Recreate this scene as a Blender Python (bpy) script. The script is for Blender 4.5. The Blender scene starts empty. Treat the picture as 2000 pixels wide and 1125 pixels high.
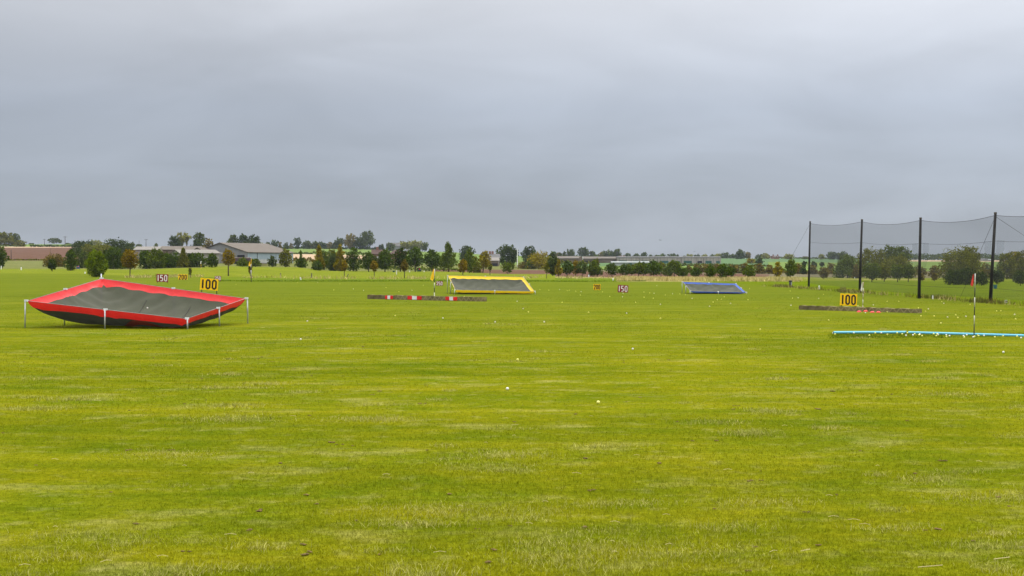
import bpy, math, random
import numpy as np
from mathutils import Vector

# ------------------------------------------------------------------ camera, sky, sun, exposure
S = bpy.context.scene
COL = S.collection
FPX, HC, HY = 2778.0, 1.8, 520.0          # focal length in photo pixels, eye height, horizon row
cd = bpy.data.cameras.new('camera'); cam = bpy.data.objects.new('camera', cd); COL.objects.link(cam)
cd.sensor_width = 36; cd.lens = FPX * 36 / 2000; cd.clip_start = 0.1; cd.clip_end = 9000
cam.location = (0, 0, HC); cam.rotation_euler = (math.pi/2 - math.atan(42.5/FPX), 0, 0)
S.camera = cam
S.view_settings.view_transform = 'Standard'; S.view_settings.look = 'None'
S.view_settings.exposure = 0.0; S.view_settings.gamma = 1
S.cycles.max_bounces = 5; S.cycles.diffuse_bounces = 3; S.cycles.glossy_bounces = 2
S.cycles.transmission_bounces = 4; S.cycles.transparent_max_bounces = 16; S.cycles.volume_bounces = 0
S.cycles.use_denoising = True; S.cycles.denoising_prefilter = 'ACCURATE'

SUN_EL, SUN_AZ = math.radians(56), math.radians(22)     # high, ahead and a little to the right
W = bpy.data.worlds.new('World'); S.world = W; W.use_nodes = True
def sky_nodes():
    nt = W.node_tree; N = nt.nodes; L = nt.links; N.clear()
    out = N.new('ShaderNodeOutputWorld'); bg = N.new('ShaderNodeBackground'); bg.inputs[1].default_value = 0.1
    sky = N.new('ShaderNodeTexSky'); sky.sky_type = 'NISHITA'; sky.sun_disc = False
    sky.sun_elevation = SUN_EL; sky.sun_rotation = SUN_AZ
    tc = N.new('ShaderNodeTexCoord'); sep = N.new('ShaderNodeSeparateXYZ'); L.new(tc.outputs['Generated'], sep.inputs[0])
    zc = N.new('ShaderNodeMath'); zc.operation = 'MAXIMUM'; zc.inputs[1].default_value = 0; L.new(sep.outputs[2], zc.inputs[0])
    za = N.new('ShaderNodeMath'); za.operation = 'ADD'; za.inputs[1].default_value = 0.27; L.new(zc.outputs[0], za.inputs[0])
    dv = N.new('ShaderNodeVectorMath'); dv.operation = 'DIVIDE'; L.new(tc.outputs['Generated'], dv.inputs[0])
    cx = N.new('ShaderNodeCombineXYZ')
    for i in range(3): L.new(za.outputs[0], cx.inputs[i])
    L.new(cx.outputs[0], dv.inputs[1])
    ml = N.new('ShaderNodeVectorMath'); ml.operation = 'MULTIPLY'; ml.inputs[1].default_value = (1.0, 1.25, 0.0); L.new(dv.outputs[0], ml.inputs[0])
    def noise(scale, detail, rough, off):
        a = N.new('ShaderNodeVectorMath'); a.operation = 'ADD'; a.inputs[1].default_value = off; L.new(ml.outputs[0], a.inputs[0])
        n = N.new('ShaderNodeTexNoise'); n.inputs['Scale'].default_value = scale; n.inputs['Detail'].default_value = detail
        n.inputs['Roughness'].default_value = rough; n.inputs['Distortion'].default_value = 0.5; L.new(a.outputs[0], n.inputs['Vector']); return n
    n1 = noise(2.1, 6, 0.5, (3.1, 7.7, 0)); n2 = noise(0.7, 2, 0.5, (11.3, 2.2, 0))
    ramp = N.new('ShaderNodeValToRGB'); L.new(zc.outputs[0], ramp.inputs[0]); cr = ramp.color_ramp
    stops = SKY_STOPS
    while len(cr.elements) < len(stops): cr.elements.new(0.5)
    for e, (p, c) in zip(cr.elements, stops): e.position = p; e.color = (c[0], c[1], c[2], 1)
    # cloud thickness: thinner layer = brighter
    s = N.new('ShaderNodeMath'); s.operation = 'MULTIPLY_ADD'; s.inputs[1].default_value = CLOUD_A; L.new(n1.outputs[0], s.inputs[0])
    s2 = N.new('ShaderNodeMath'); s2.operation = 'MULTIPLY_ADD'; s2.inputs[1].default_value = CLOUD_B; s2.inputs[2].default_value = 1 - 0.5*(CLOUD_A+CLOUD_B)
    L.new(n2.outputs[0], s2.inputs[0]); L.new(s2.outputs[0], s.inputs[2])
    # the veil is brighter towards the hidden sun
    dt = N.new('ShaderNodeVectorMath'); dt.operation = 'DOT_PRODUCT'; L.new(tc.outputs['Generated'], dt.inputs[0])
    dt.inputs[1].default_value = (math.sin(SUN_AZ)*math.cos(SUN_EL), math.cos(SUN_AZ)*math.cos(SUN_EL), math.sin(SUN_EL))
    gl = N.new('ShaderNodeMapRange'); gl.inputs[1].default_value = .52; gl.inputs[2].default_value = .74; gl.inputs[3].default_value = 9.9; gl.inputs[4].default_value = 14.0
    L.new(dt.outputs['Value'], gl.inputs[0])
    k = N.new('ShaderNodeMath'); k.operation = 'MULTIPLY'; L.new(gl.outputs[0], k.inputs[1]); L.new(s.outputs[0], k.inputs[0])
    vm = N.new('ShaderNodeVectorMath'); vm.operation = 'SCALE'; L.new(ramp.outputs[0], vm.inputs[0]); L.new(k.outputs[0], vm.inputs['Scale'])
    mx = N.new('ShaderNodeMix'); mx.data_type = 'RGBA'; mx.inputs['Factor'].default_value = 0.95
    L.new(sky.outputs[0], mx.inputs['A']); L.new(vm.outputs[0], mx.inputs['B'])
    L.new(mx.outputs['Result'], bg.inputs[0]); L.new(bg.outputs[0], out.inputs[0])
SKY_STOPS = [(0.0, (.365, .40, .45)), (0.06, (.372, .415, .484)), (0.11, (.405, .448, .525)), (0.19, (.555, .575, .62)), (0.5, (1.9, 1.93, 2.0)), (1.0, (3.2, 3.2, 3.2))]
CLOUD_A, CLOUD_B = 0.50, 0.36
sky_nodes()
sl = bpy.data.lights.new('sun', 'SUN'); sl.energy = 1.5; sl.angle = math.radians(18); sl.color = (1, .96, .89)
sun = bpy.data.objects.new('sun', sl); COL.objects.link(sun)
sun.rotation_euler = Vector((math.sin(SUN_AZ)*math.cos(SUN_EL), math.cos(SUN_AZ)*math.cos(SUN_EL), math.sin(SUN_EL))).to_track_quat('Z', 'Y').to_euler()

# ------------------------------------------------------------------ helpers
rng = np.random.default_rng(7); random.seed(7)

def mesh_obj(name, V, Fc, m=None, parent=None, smooth=False, tint=None, mids=None):
    me = bpy.data.meshes.new(name)
    me.from_pydata([tuple(v) for v in V], [], [tuple(f) for f in Fc]) if not isinstance(V, np.ndarray) else fill(me, V, Fc)
    if m is not None:
        for x in (m if isinstance(m, (list, tuple)) else [m]): me.materials.append(x)
    if mids is not None: me.polygons.foreach_set('material_index', np.asarray(mids, dtype=np.int32))
    if smooth: me.polygons.foreach_set('use_smooth', np.ones(len(me.polygons), dtype=bool))
    if tint is not None:
        a = me.attributes.new('tint', 'FLOAT', 'FACE'); a.data.foreach_set('value', np.asarray(tint, dtype=np.float32))
    me.update()
    o = bpy.data.objects.new(name, me); COL.objects.link(o)
    if parent is not None: o.parent = parent
    return o
def fill(me, V, Fc):
    V = np.asarray(V, dtype=np.float32); Fc = np.asarray(Fc, dtype=np.int32); n, k = Fc.shape
    me.vertices.add(len(V)); me.vertices.foreach_set('co', V.ravel())
    me.loops.add(n*k); me.loops.foreach_set('vertex_index', Fc.ravel())
    me.polygons.add(n); me.polygons.foreach_set('loop_start', np.arange(0, n*k, k, dtype=np.int32))
    me.update(calc_edges=True); me.validate()
class MB:                                              # collects simple shapes for one mesh
    def __init__(s): s.V = []; s.F = []; s.M = []
    def add(s, V, F, mi=0):
        b = len(s.V); s.V += [tuple(v) for v in V]; s.F += [tuple(i+b for i in f) for f in F]; s.M += [mi]*len(F); return s
    def box(s, x0, x1, y0, y1, z0, z1, mi=0):
        V = [(x, y, z) for z in (z0, z1) for y in (y0, y1) for x in (x0, x1)]
        return s.add(V, [(0,2,3,1),(4,5,7,6),(0,1,5,4),(2,6,7,3),(0,4,6,2),(1,3,7,5)], mi)
    def tube(s, P, R, n=8, mi=0, cap=True):
        P = [Vector(p) for p in P]; R = R if isinstance(R, (list, tuple)) else [R]*len(P); V = []; Fs = []
        for i, p in enumerate(P):
            t = (P[min(i+1, len(P)-1)] - P[max(i-1, 0)]).normalized()
            u = t.cross(Vector((0, 1, 0)) if abs(t.y) < .9 else Vector((1, 0, 0))).normalized(); w = t.cross(u)
            V += [p + (u*math.cos(a) + w*math.sin(a))*R[i] for a in [2*math.pi*k/n for k in range(n)]]
        for i in range(len(P)-1):
            for k in range(n): Fs.append((i*n+k, i*n+(k+1) % n, (i+1)*n+(k+1) % n, (i+1)*n+k))
        if cap: Fs += [tuple(range(n))[::-1], tuple(range((len(P)-1)*n, len(P)*n))]
        return s.add(V, Fs, mi)
    def build(s, name, m, parent=None, smooth=False):
        return mesh_obj(name, s.V, s.F, m, parent, smooth, mids=s.M)
def tag(o, label=None, cat=None, group=None, kind=None):
    if label: o['label'] = label
    if cat: o['category'] = cat
    if group: o['group'] = group
    if kind: o['kind'] = kind
    return o
def empty(name, loc, label, cat, group=None, rz=0.0):
    o = bpy.data.objects.new(name, None); COL.objects.link(o); o.location = loc; o.rotation_euler = (0, 0, rz)
    o.empty_display_size = .3
    return tag(o, label, cat, group)
def shade(px): return (px-1000)/FPX

# ------------------------------------------------------------------ materials
def principled(name):
    m = bpy.data.materials.new(name); m.use_nodes = True; nt = m.node_tree
    return m, nt, nt.nodes, nt.links, nt.nodes['Principled BSDF']
def add_noise(N, L, scale, detail=3, rough=.55, vec=None, stretch=None):
    n = N.new('ShaderNodeTexNoise'); n.inputs['Scale'].default_value = scale; n.inputs['Detail'].default_value = detail; n.inputs['Roughness'].default_value = rough
    if vec is not None:
        if stretch:
            mp = N.new('ShaderNodeVectorMath'); mp.operation = 'MULTIPLY'; mp.inputs[1].default_value = stretch; L.new(vec, mp.inputs[0]); vec = mp.outputs[0]
        L.new(vec, n.inputs['Vector'])
    return n.outputs[0]
def mrange(N, L, v, a, b, c=0.0, d=1.0):
    m = N.new('ShaderNodeMapRange'); m.inputs[1].default_value = a; m.inputs[2].default_value = b; m.inputs[3].default_value = c; m.inputs[4].default_value = d
    L.new(v, m.inputs[0]); return m.outputs[0]
def mixc(N, L, f, A, B, mode='MIX'):
    m = N.new('ShaderNodeMix'); m.data_type = 'RGBA'; m.blend_type = mode
    if isinstance(f, (int, float)): m.inputs['Factor'].default_value = f
    else: L.new(f, m.inputs['Factor'])
    for s, c in (('A', A), ('B', B)):
        if isinstance(c, tuple): m.inputs[s].default_value = (*c, 1)
        else: L.new(c, m.inputs[s])
    return m.outputs['Result']
def mat(name, c, rough=.7, c2=None, scale=3.0, metal=0.0, bump=0.0, spec=.15, stretch=None, coord='Object'):
    m, nt, N, L, p = principled(name)
    tc = N.new('ShaderNodeTexCoord'); v = tc.outputs[coord]
    c2 = c2 or tuple(x*.72 for x in c)
    f = mrange(N, L, add_noise(N, L, scale, 5, .6, v, stretch), .32, .68)
    L.new(mixc(N, L, f, c, c2), p.inputs['Base Color'])
    p.inputs['Roughness'].default_value = rough; p.inputs['Metallic'].default_value = metal; p.inputs['Specular IOR Level'].default_value = spec
    if bump:
        b = N.new('ShaderNodeBump'); b.inputs['Strength'].default_value = bump; b.inputs['Distance'].default_value = .02
        L.new(add_noise(N, L, scale*6, 4, .6, v), b.inputs['Height']); L.new(b.outputs[0], p.inputs['Normal'])
    return m
def turf(name, dark, main, pale, pale_amt=.5, big=.22, mid=1.3, fine=14., bump=.6, far=None, translucent=0):
    """turf colour from world position, so blades and soil sheet agree"""
    m, nt, N, L, p = principled(name)
    g = N.new('ShaderNodeNewGeometry'); v = g.outputs['Position']
    a = add_noise(N, L, big, 4, .6, v); b = add_noise(N, L, mid, 5, .62, v); c = add_noise(N, L, fine, 4, .7, v)
    st = add_noise(N, L, 1.0, 4, .6, v, (.16, .75, 1)); d = add_noise(N, L, fine*5, 3, .7, v)
    s = N.new('ShaderNodeMath'); s.operation = 'ADD'; L.new(a, s.inputs[0]); L.new(b, s.inputs[1])
    s2 = N.new('ShaderNodeMath'); s2.operation = 'ADD'; L.new(s.outputs[0], s2.inputs[0]); L.new(st, s2.inputs[1])
    col = mixc(N, L, mrange(N, L, s2.outputs[0], 1.18, 1.78), dark, main)
    pf = mrange(N, L, add_noise(N, L, .85, 6, .68, v, (.75, 1.15, 1)), .55, .75, 0, pale_amt)
    col = mixc(N, L, pf, col, pale)
    pf2 = mrange(N, L, add_noise(N, L, 3.1, 5, .65, v), .55, .78, 0, pale_amt*.8)
    col = mixc(N, L, pf2, col, pale)
    sp = N.new('ShaderNodeMath'); sp.operation = 'ADD'; L.new(c, sp.inputs[0]); L.new(d, sp.inputs[1])
    col = mixc(N, L, 1.0, col, mixc(N, L, mrange(N, L, sp.outputs[0], .65, 1.35), (.42, .46, .4), (1.58, 1.52, 1.9)), 'MULTIPLY')
    s4 = N.new('ShaderNodeMath'); s4.operation = 'ADD'; L.new(add_noise(N, L, 1.0, 5, .65, v, (.35, 2.4, 1)), s4.inputs[0]); L.new(add_noise(N, L, 1.0, 4, .65, v, (.06, .35, 1)), s4.inputs[1])
    streak = mixc(N, L, mrange(N, L, s4.outputs[0], .72, 1.28), (.74, .80, .7), (1.27, 1.2, 1.4))
    if far:
        sx = N.new('ShaderNodeSeparateXYZ'); L.new(v, sx.inputs[0])
        col = mixc(N, L, mrange(N, L, sx.outputs[1], far[0], far[1], 0, far[3] if len(far) > 3 else .8), col, far[2])
    col = mixc(N, L, 1.0, col, streak, 'MULTIPLY')
    L.new(col, p.inputs['Base Color']); p.inputs['Roughness'].default_value = .9; p.inputs['Specular IOR Level'].default_value = 0
    if bump:
        bp = N.new('ShaderNodeBump'); bp.inputs['Strength'].default_value = bump; bp.inputs['Distance'].default_value = .03
        L.new(sp.outputs[0], bp.inputs['Height']); L.new(bp.outputs[0], p.inputs['Normal'])
    if translucent:
        t = N.new('ShaderNodeBsdfTranslucent'); L.new(col, t.inputs[0]); mx = N.new('ShaderNodeMixShader'); mx.inputs[0].default_value = translucent
        L.new(p.outputs[0], mx.inputs[1]); L.new(t.outputs[0], mx.inputs[2]); L.new(mx.outputs[0], N['Material Output'].inputs[0])
    return m
def leafmat(name, c, c2=None, tr=.25):
    m, nt, N, L, p = principled(name)
    at = N.new('ShaderNodeAttribute'); at.attribute_name = 'tint'; at.attribute_type = 'GEOMETRY'
    g = N.new('ShaderNodeNewGeometry')
    c2 = c2 or (c[0]*1.55, c[1]*1.6, c[2]*1.0)  # lighter leaf tint painted in for the lit highlights of crowns
    lo = tuple(x*.45 for x in c)
    col = mixc(N, L, mrange(N, L, at.outputs['Fac'], 0, .5), lo, c)
    col = mixc(N, L, mrange(N, L, at.outputs['Fac'], .5, 1.0), col, c2)
    L.new(col, p.inputs['Base Color']); p.inputs['Roughness'].default_value = .8; p.inputs['Specular IOR Level'].default_value = 0
    t = N.new('ShaderNodeBsdfTranslucent'); L.new(col, t.inputs[0]); mx = N.new('ShaderNodeMixShader'); mx.inputs[0].default_value = tr
    L.new(p.outputs[0], mx.inputs[1]); L.new(t.outputs[0], mx.inputs[2]); L.new(mx.outputs[0], N['Material Output'].inputs[0])
    return m
def meshmat(name, c, alpha):                            # woven netting: part open, part strand
    m, nt, N, L, p = principled(name)
    tc = N.new('ShaderNodeTexCoord')
    f = mrange(N, L, add_noise(N, L, 2.2, 5, .6, tc.outputs['Object']), .3, .7)
    L.new(mixc(N, L, f, c, tuple(x*.75 for x in c)), p.inputs['Base Color']); p.inputs['Roughness'].default_value = .8; p.inputs['Specular IOR Level'].default_value = .2
    t = N.new('ShaderNodeBsdfTransparent'); mx = N.new('ShaderNodeMixShader'); mx.inputs[0].default_value = alpha
    L.new(t.outputs[0], mx.inputs[1]); L.new(p.outputs[0], mx.inputs[2]); L.new(mx.outputs[0], N['Material Output'].inputs[0])
    return m
def clothmat(name, c, tr=.35, c2=None):
    m, nt, N, L, p = principled(name)
    tc = N.new('ShaderNodeTexCoord')
    f = mrange(N, L, add_noise(N, L, 3.5, 5, .65, tc.outputs['Object']), .35, .68)
    col = mixc(N, L, f, c, c2 or tuple(x*.85 for x in c)); L.new(col, p.inputs['Base Color'])
    p.inputs['Roughness'].default_value = .55; p.inputs['Specular IOR Level'].default_value = .45
    b = N.new('ShaderNodeBump'); b.inputs['Strength'].default_value = .5; b.inputs['Distance'].default_value = .03
    L.new(add_noise(N, L, 6, 3, .5, tc.outputs['Object']), b.inputs['Height']); L.new(b.outputs[0], p.inputs['Normal'])
    t = N.new('ShaderNodeBsdfTranslucent'); L.new(col, t.inputs[0]); mx = N.new('ShaderNodeMixShader'); mx.inputs[0].default_value = tr
    L.new(p.outputs[0], mx.inputs[1]); L.new(t.outputs[0], mx.inputs[2]); L.new(mx.outputs[0], N['Material Output'].inputs[0])
    return m

LAWN_D, LAWN_M, LAWN_P = (.080, .109, .003), (.147, .148, .004), (.30, .275, .08)
FARL = (80, 160, (.155, .185, .022), .75)
MT = dict(
    lawn=turf('mown_turf', LAWN_D, LAWN_M, LAWN_P, far=(22, 85, (.078, .102, .009), .72)),  # far: base colour shifted with distance for the paler grazing-angle view
    rough=turf('rough_turf', (.055, .092, .003), (.10, .130, .006), (.25, .22, .08), .45),
    bank=turf('bank_turf', (.055, .090, .002), (.10, .125, .003), (.2, .19, .05), .3),
    course=turf('course_turf', (.090, .118, .006), (.130, .148, .010), (.22, .20, .05), .5),
    dry=turf('dry_turf', (.11, .125, .015), (.24, .20, .065), (.34, .28, .12), .8),
    meadow=turf('meadow_turf', (.075, .09, .02), (.125, .13, .035), (.2, .17, .075), .6, bump=0),
    scrub=turf('scrub_turf', (.07, .07, .03), (.14, .12, .055), (.2, .16, .08), .6, bump=0),
    ploughed=turf('ploughed_soil', (.078, .045, .025), (.105, .061, .035), (.125, .078, .046), .4, bump=0),
    stubble=turf('stubble', (.27, .195, .10), (.35, .26, .14), (.38, .3, .17), .4, bump=0),
    crop=turf('winter_crop', (.085, .13, .025), (.12, .165, .035), (.14, .17, .05), .4, bump=0),
    cropfar=turf('far_crop', (.065, .11, .04), (.08, .13, .045), (.11, .14, .055), .3, bump=0))
BLADE = turf('grass_blade', (.112, .144, .003), (.200, .194, .004), LAWN_P, bump=0, translucent=.35, far=(22, 85, (.096, .125, .010), .72))
DRYBLADE = mat('dry_blade', (.42, .38, .12), .8, (.26, .27, .05), 1.2, spec=0)
TANBLADE = mat('tan_blade', (.50, .41, .18), .9, (.34, .29, .09), .8, spec=0)  # colour brightened because upright blades catch little light
BROWNBLADE = mat('brown_blade', (.17, .13, .045), .9, (.09, .11, .015), .8, spec=0)
GREENBLADE = mat('green_blade', (.085, .14, .006), .8, (.12, .16, .008), 1.5, spec=0)
LEAF = dict(
    dark=leafmat('leaf_dark', (0.041, 0.062, 0.005)), pine=leafmat('leaf_pine', (0.055, 0.087, 0.005)),  # dark, pine and mid darkened to put undercrown shade into the leaf colour
    mid=leafmat('leaf_mid', (0.086, 0.116, 0.006)), bright=leafmat('leaf_bright', (0.122, 0.170, 0.003)),
    olive=leafmat('leaf_olive', (0.122, 0.124, 0.006)), yellow=leafmat('leaf_yellow', (0.216, 0.173, 0.004)),
    orange=leafmat('leaf_orange', (0.197, 0.136, 0.006)), brown=leafmat('leaf_brown', (0.138, 0.102, 0.013)),
    blue=leafmat('leaf_bluegreen', (0.069, 0.094, 0.018)), grey=leafmat('leaf_grey', (0.200, 0.200, 0.043)),
    far=leafmat('leaf_far', (0.073, 0.093, 0.013)), farbrown=leafmat('leaf_far_brown', (0.172, 0.135, 0.024)))
BARK = mat('bark', (.14, .11, .08), .9, (.07, .055, .04), 4, bump=.5)
DARKBARK = mat('dark_bark', (.07, .055, .045), .9, None, 4)
WHITE = mat('white_paint', (.78, .78, .76), .5, (.62, .62, .58), 6)
BLACK = mat('black_paint', (.02, .02, .02), .5, (.045, .04, .04), 8)
STEEL = mat('galvanised_steel', (.52, .54, .55), .45, (.38, .40, .41), 9, metal=.4)
CAPM = mat('pale_plastic', (.72, .74, .76), .5, (.55, .57, .6), 9)
NETM = meshmat('tray_netting', (.054, .056, .043), .93)
POLEM = mat('weathered_dark_pole', (.022, .02, .019), .85, (.04, .038, .036), 2.5, spec=.05)
WOOD = mat('weathered_timber', (.19, .15, .075), .9, (.085, .07, .032), 3.2, bump=.6, spec=.05)

# ------------------------------------------------------------------ terrain
C_LEFT = [(170,549),(230,534),(275,525.5),(310,524),(430,510),(450,508.5),(900,484),(950,482.5),(1300,477.5),(1500,477),(1900,486)]
COLS = {
 -900: C_LEFT, 0: C_LEFT, 140: C_LEFT,
 250: [(170,549),(235,536),(280,526.5),(320,525),(440,512),(600,503),(900,490),(1300,482),(1700,488)],
 400: [(170,549),(215,538),(265,524),(300,522.5),(430,515),(600,503),(850,492),(1250,482),(1700,489)],
 450: [(170,549.2),(215,537.5),(265,522),(300,520.5),(430,515.2),(600,505),(650,505),(800,497),(850,494),(1250,483),(1700,489)],
 500: [(170,549.4),(220,538),(280,521.5),(310,520.5),(430,515.5),(600,508),(650,507),(800,497),(850,496),(1250,484.5),(1700,489)],
 570: [(170,549.4),(220,539),(290,522),(320,521),(430,515.5),(600,508),(650,507),(800,497),(850,496),(1250,485),(1700,489)],
 640: [(170,549.4),(230,539),(300,530),(330,527),(450,516),(650,507),(800,497),(850,496),(1250,485),(1700,489)],
 700: [(170,549.4),(230,540),(300,531),(330,528),(450,516),(650,507),(800,498),(850,497),(1250,486),(1700,489)],
 850: [(170,549.4),(240,539),(310,531),(330,530),(430,526),(620,517),(800,507),(1250,491.5),(1700,495)],
 1000: [(170,549.4),(250,540),(310,535),(330,534),(430,528),(620,518),(800,511),(1250,500),(1700,502)],
 1150: [(170,550),(235,542),(265,541),(430,530),(620,521),(800,512),(1300,502),(1800,504)],
 1300: [(170,549.4),(240,545.5),(285,541.5),(430,533),(620,520),(800,513.5),(1300,504.5),(1900,506)],
 1500: [(125,560),(170,550.5),(240,545.8),(300,543),(340,541.5),(480,533),(800,514),(1300,505),(1900,506)],
 1700: [(150,553.3),(200,548.5),(280,546),(340,543),(480,534),(800,516),(1300,506.5),(1900,507)],
 1850: [(110,567),(150,554.5),(190,549),(280,546.5),(400,541),(800,515),(1300,508.5),(1900,508)],
 2050: [(110,567),(150,556),(190,549),(280,546.5),(400,541),(800,515),(1300,508.5),(1900,508)],
 2900: [(110,567),(150,556),(190,549),(280,546.5),(400,541),(800,515),(1300,508.5),(1900,508)]}
KEYS = np.array(sorted(COLS)); 
def colz(key, D):
    pts = COLS[key]; d0 = pts[0][0]
    ds = [-200, min(d0, 110)] + ([d0] if d0 > 110 else []) + [p[0] for p in pts[1:]] + [4000]
    zf = lambda d, y: HC - (y-HY)*d/FPX
    zs = [0, 0] + ([zf(*pts[0])] if d0 > 110 else []) + [zf(*p) for p in pts[1:]]
    zs.append(zs[-1]*.6)
    if len(ds) > len(zs): zs.insert(1, 0)
    return np.interp(D, ds, zs)
def ground_z(px, D):
    px = np.asarray(px, float); D = np.asarray(D, float); px, D = np.broadcast_arrays(px, D)
    i = np.clip(np.searchsorted(KEYS, px, 'right')-1, 0, len(KEYS)-2)
    t = np.clip((px-KEYS[i])/(KEYS[i+1]-KEYS[i]), 0, 1); t = t*t*(3-2*t)
    allz = np.stack([colz(k, D) for k in KEYS])
    za = np.take_along_axis(allz, i[None], 0)[0]; zb = np.take_along_axis(allz, (i+1)[None], 0)[0]
    return za*(1-t)+zb*t
def gz(X, Y): return float(ground_z(1000+FPX*X/max(Y, 20), Y))
_D = np.geomspace(6, 1600, 3000)
def solve(px, y):                                       # distance of the ground seen at a photo pixel
    if y > 565: return FPX*HC/(y-HY)
    yy = HY - (ground_z(px, _D)-HC)*FPX/_D
    k = np.argmax(yy <= y); return float(_D[k]) if yy[k] <= y else 1500.
def at(px, b):                                          # b: ground row of the photo, or minus a distance
    D = -b if b < 0 else solve(px, b)
    return Vector((shade(px)*D, D, float(ground_z(px, D))))
def top_h(p, ty): return HC + (HY-ty)*p.y/FPX - p.z

def zone(px, D):
    X = shade(px)*D
    if D <= 165 and not (X > 23.6 and D > 40): return 'lawn'
    if X > 23.6 and D <= 190: return 'bank'
    if px < 390:
        if D < 282: return 'lawn' if D < 225 else 'course'
        if D < 440: return 'meadow'
        if D < 915: return 'ploughed' if px < 330 else 'meadow'
        if D < 1000: return 'stubble'
        return 'crop'
    if px < 800:
        if D < 198: return 'rough'
        if D < 312: return 'course'
        if D < 640: return 'meadow'
        if D < 815: return 'stubble' if px > 540 else 'meadow'
        return 'crop'
    if px < 1080:
        if D < 200: return 'rough'
        if D < 322: return 'course'
        if D < 440: return 'ploughed' if px > 845 else 'meadow'
        if D < 640: return 'meadow'
        return 'crop'
    if px < 1500:
        if px < 1210:
            if D < 228: return 'rough'
            if D < 262: return 'dry'
        else:
            if D < 236: return 'dry'
            if D < 278: return 'course' if px > 1300 else 'dry'
        if D < 425: return 'ploughed'
        if D < 480: return 'scrub'
        if D < 640: return 'crop'
        return 'cropfar'
    if D < 262: return 'course'
    if D < 300: return 'dry' if px < 1800 else 'course'
    if D < 345: return 'course'
    if D < 520: return 'scrub'
    if D < 900: return 'crop'
    return 'cropfar' if px < 1770 else ('stubble' if D > 1050 else 'crop')

def build_terrain():
    rows = np.unique(np.round(np.concatenate([np.linspace(-60, 30, 10), np.geomspace(31, 160, 50), np.linspace(161, 350, 90), np.geomspace(352, 1400, 110), np.geomspace(1450, 2600, 12)]), 2))
    us = np.linspace(-.72, .72, 241)
    G = np.sqrt(rows**2+35**2)
    Y, U = np.meshgrid(rows, us, indexing='ij'); X = U*G[:, None]
    Yc = np.maximum(Y, 25); PX = 1000+FPX*X/Yc
    Z = ground_z(PX, Y)
    nv = lambda a, b: np.sin(X*a+1.3)*np.cos(Y*b+.4)
    Z = Z + np.where(Y > 110, np.clip((Y-110)/200, 0, 1)*.06*(nv(.11, .07)+nv(.23, .05)), .012*nv(.5, .35))
    names = {}
    nr, nc = Z.shape; P = np.stack([X, Y, Z], -1)
    faces = {}
    jit = np.random.default_rng(3).normal(0, 1, (nr, nc))
    for i in range(nr-1):
        for j in range(nc-1):
            D = .5*(rows[i]+rows[i+1]); px = .5*(PX[i, j]+PX[i, j+1])
            zn = zone(px + (jit[i, j]*6 if D > 320 else 0), D)
            faces.setdefault(zn, []).append((i*nc+j, i*nc+j+1, (i+1)*nc+j+1, (i+1)*nc+j))
    V = P.reshape(-1, 3)
    nm = dict(lawn='ground', rough='rough_grass_strip', bank='grass_bank', course='fairway', dry='dry_grass_field', meadow='meadow', scrub='scrubland',
              ploughed='ploughed_field', stubble='stubble_field', crop='green_field', cropfar='far_green_field')
    for zn, fs in faces.items():
        fs = np.array(fs); u, inv = np.unique(fs, return_inverse=True)
        o = mesh_obj(nm[zn], V[u], inv.reshape(fs.shape), MT[zn], smooth=True); tag(o, kind='structure')
build_terrain()

# ------------------------------------------------------------------ grass blades
def blades(name, P, h, w, m, lean=.5, label=None, seed=1, as_kind='stuff', cat=None):
    r = np.random.default_rng(seed); n = len(P); P = np.asarray(P)
    h = np.broadcast_to(h, n)*r.uniform(.55, 1.35, n); w = np.broadcast_to(w, n)*r.uniform(.7, 1.3, n)
    a = r.uniform(0, 2*np.pi, n); d = np.stack([np.cos(a), np.sin(a), 0*a], 1); b = r.uniform(0, 2*np.pi, n); l = np.abs(r.normal(0, lean, n))
    L = np.stack([np.cos(b)*l, np.sin(b)*l, np.ones(n)], 1); L /= np.linalg.norm(L, axis=1)[:, None]
    base = P - np.array([0, 0, .004])
    V = np.stack([base-d*w[:, None]*.5, base+d*w[:, None]*.5, base+L*(h*.6)[:, None]+d*w[:, None]*.35, base+L*(h*.6)[:, None]-d*w[:, None]*.35,
                  base+L*h[:, None]+np.stack([np.cos(b), np.sin(b), 0*b], 1)*(h*l*.35)[:, None]], 1).reshape(-1, 3)
    k = np.arange(n)[:, None]*5
    F4 = np.concatenate([k, k+1, k+2, k+3], 1); F3 = np.concatenate([k+3, k+2, k+4, k+4], 1)
    me = bpy.data.meshes.new(name); nq = n
    me.vertices.add(len(V)); me.vertices.foreach_set('co', V.astype(np.float32).ravel())
    lv = np.concatenate([np.concatenate([F4, F3[:, :3]], 1).ravel()]).astype(np.int32)
    me.loops.add(len(lv)); me.loops.foreach_set('vertex_index', lv)
    ls = (np.arange(n)[:, None]*7 + np.array([0, 4])[None]).ravel().astype(np.int32)
    me.polygons.add(2*n); me.polygons.foreach_set('loop_start', ls); me.update(calc_edges=True)
    me.materials.append(m)
    o = bpy.data.objects.new(name, me); COL.objects.link(o); tag(o, label=label, cat=cat, kind=as_kind); return o
def lawn_blades():
    n = 420000; u = rng.uniform(0, 1, n)
    D = 1/(1/7.0 - u*(1/7.0 - 1/95.0)); D *= rng.uniform(.97, 1.03, n)
    X = rng.uniform(-.41, .41, n)*(D+1.5)
    P = np.stack([X, D, 0*D], 1)
    blades('grass', P, np.minimum(.018+.0003*D, .026), np.maximum(.0032, D*.00032), BLADE, .9, 'short mown grass covering the near field', 2, cat='grass')
lawn_blades()
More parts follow.
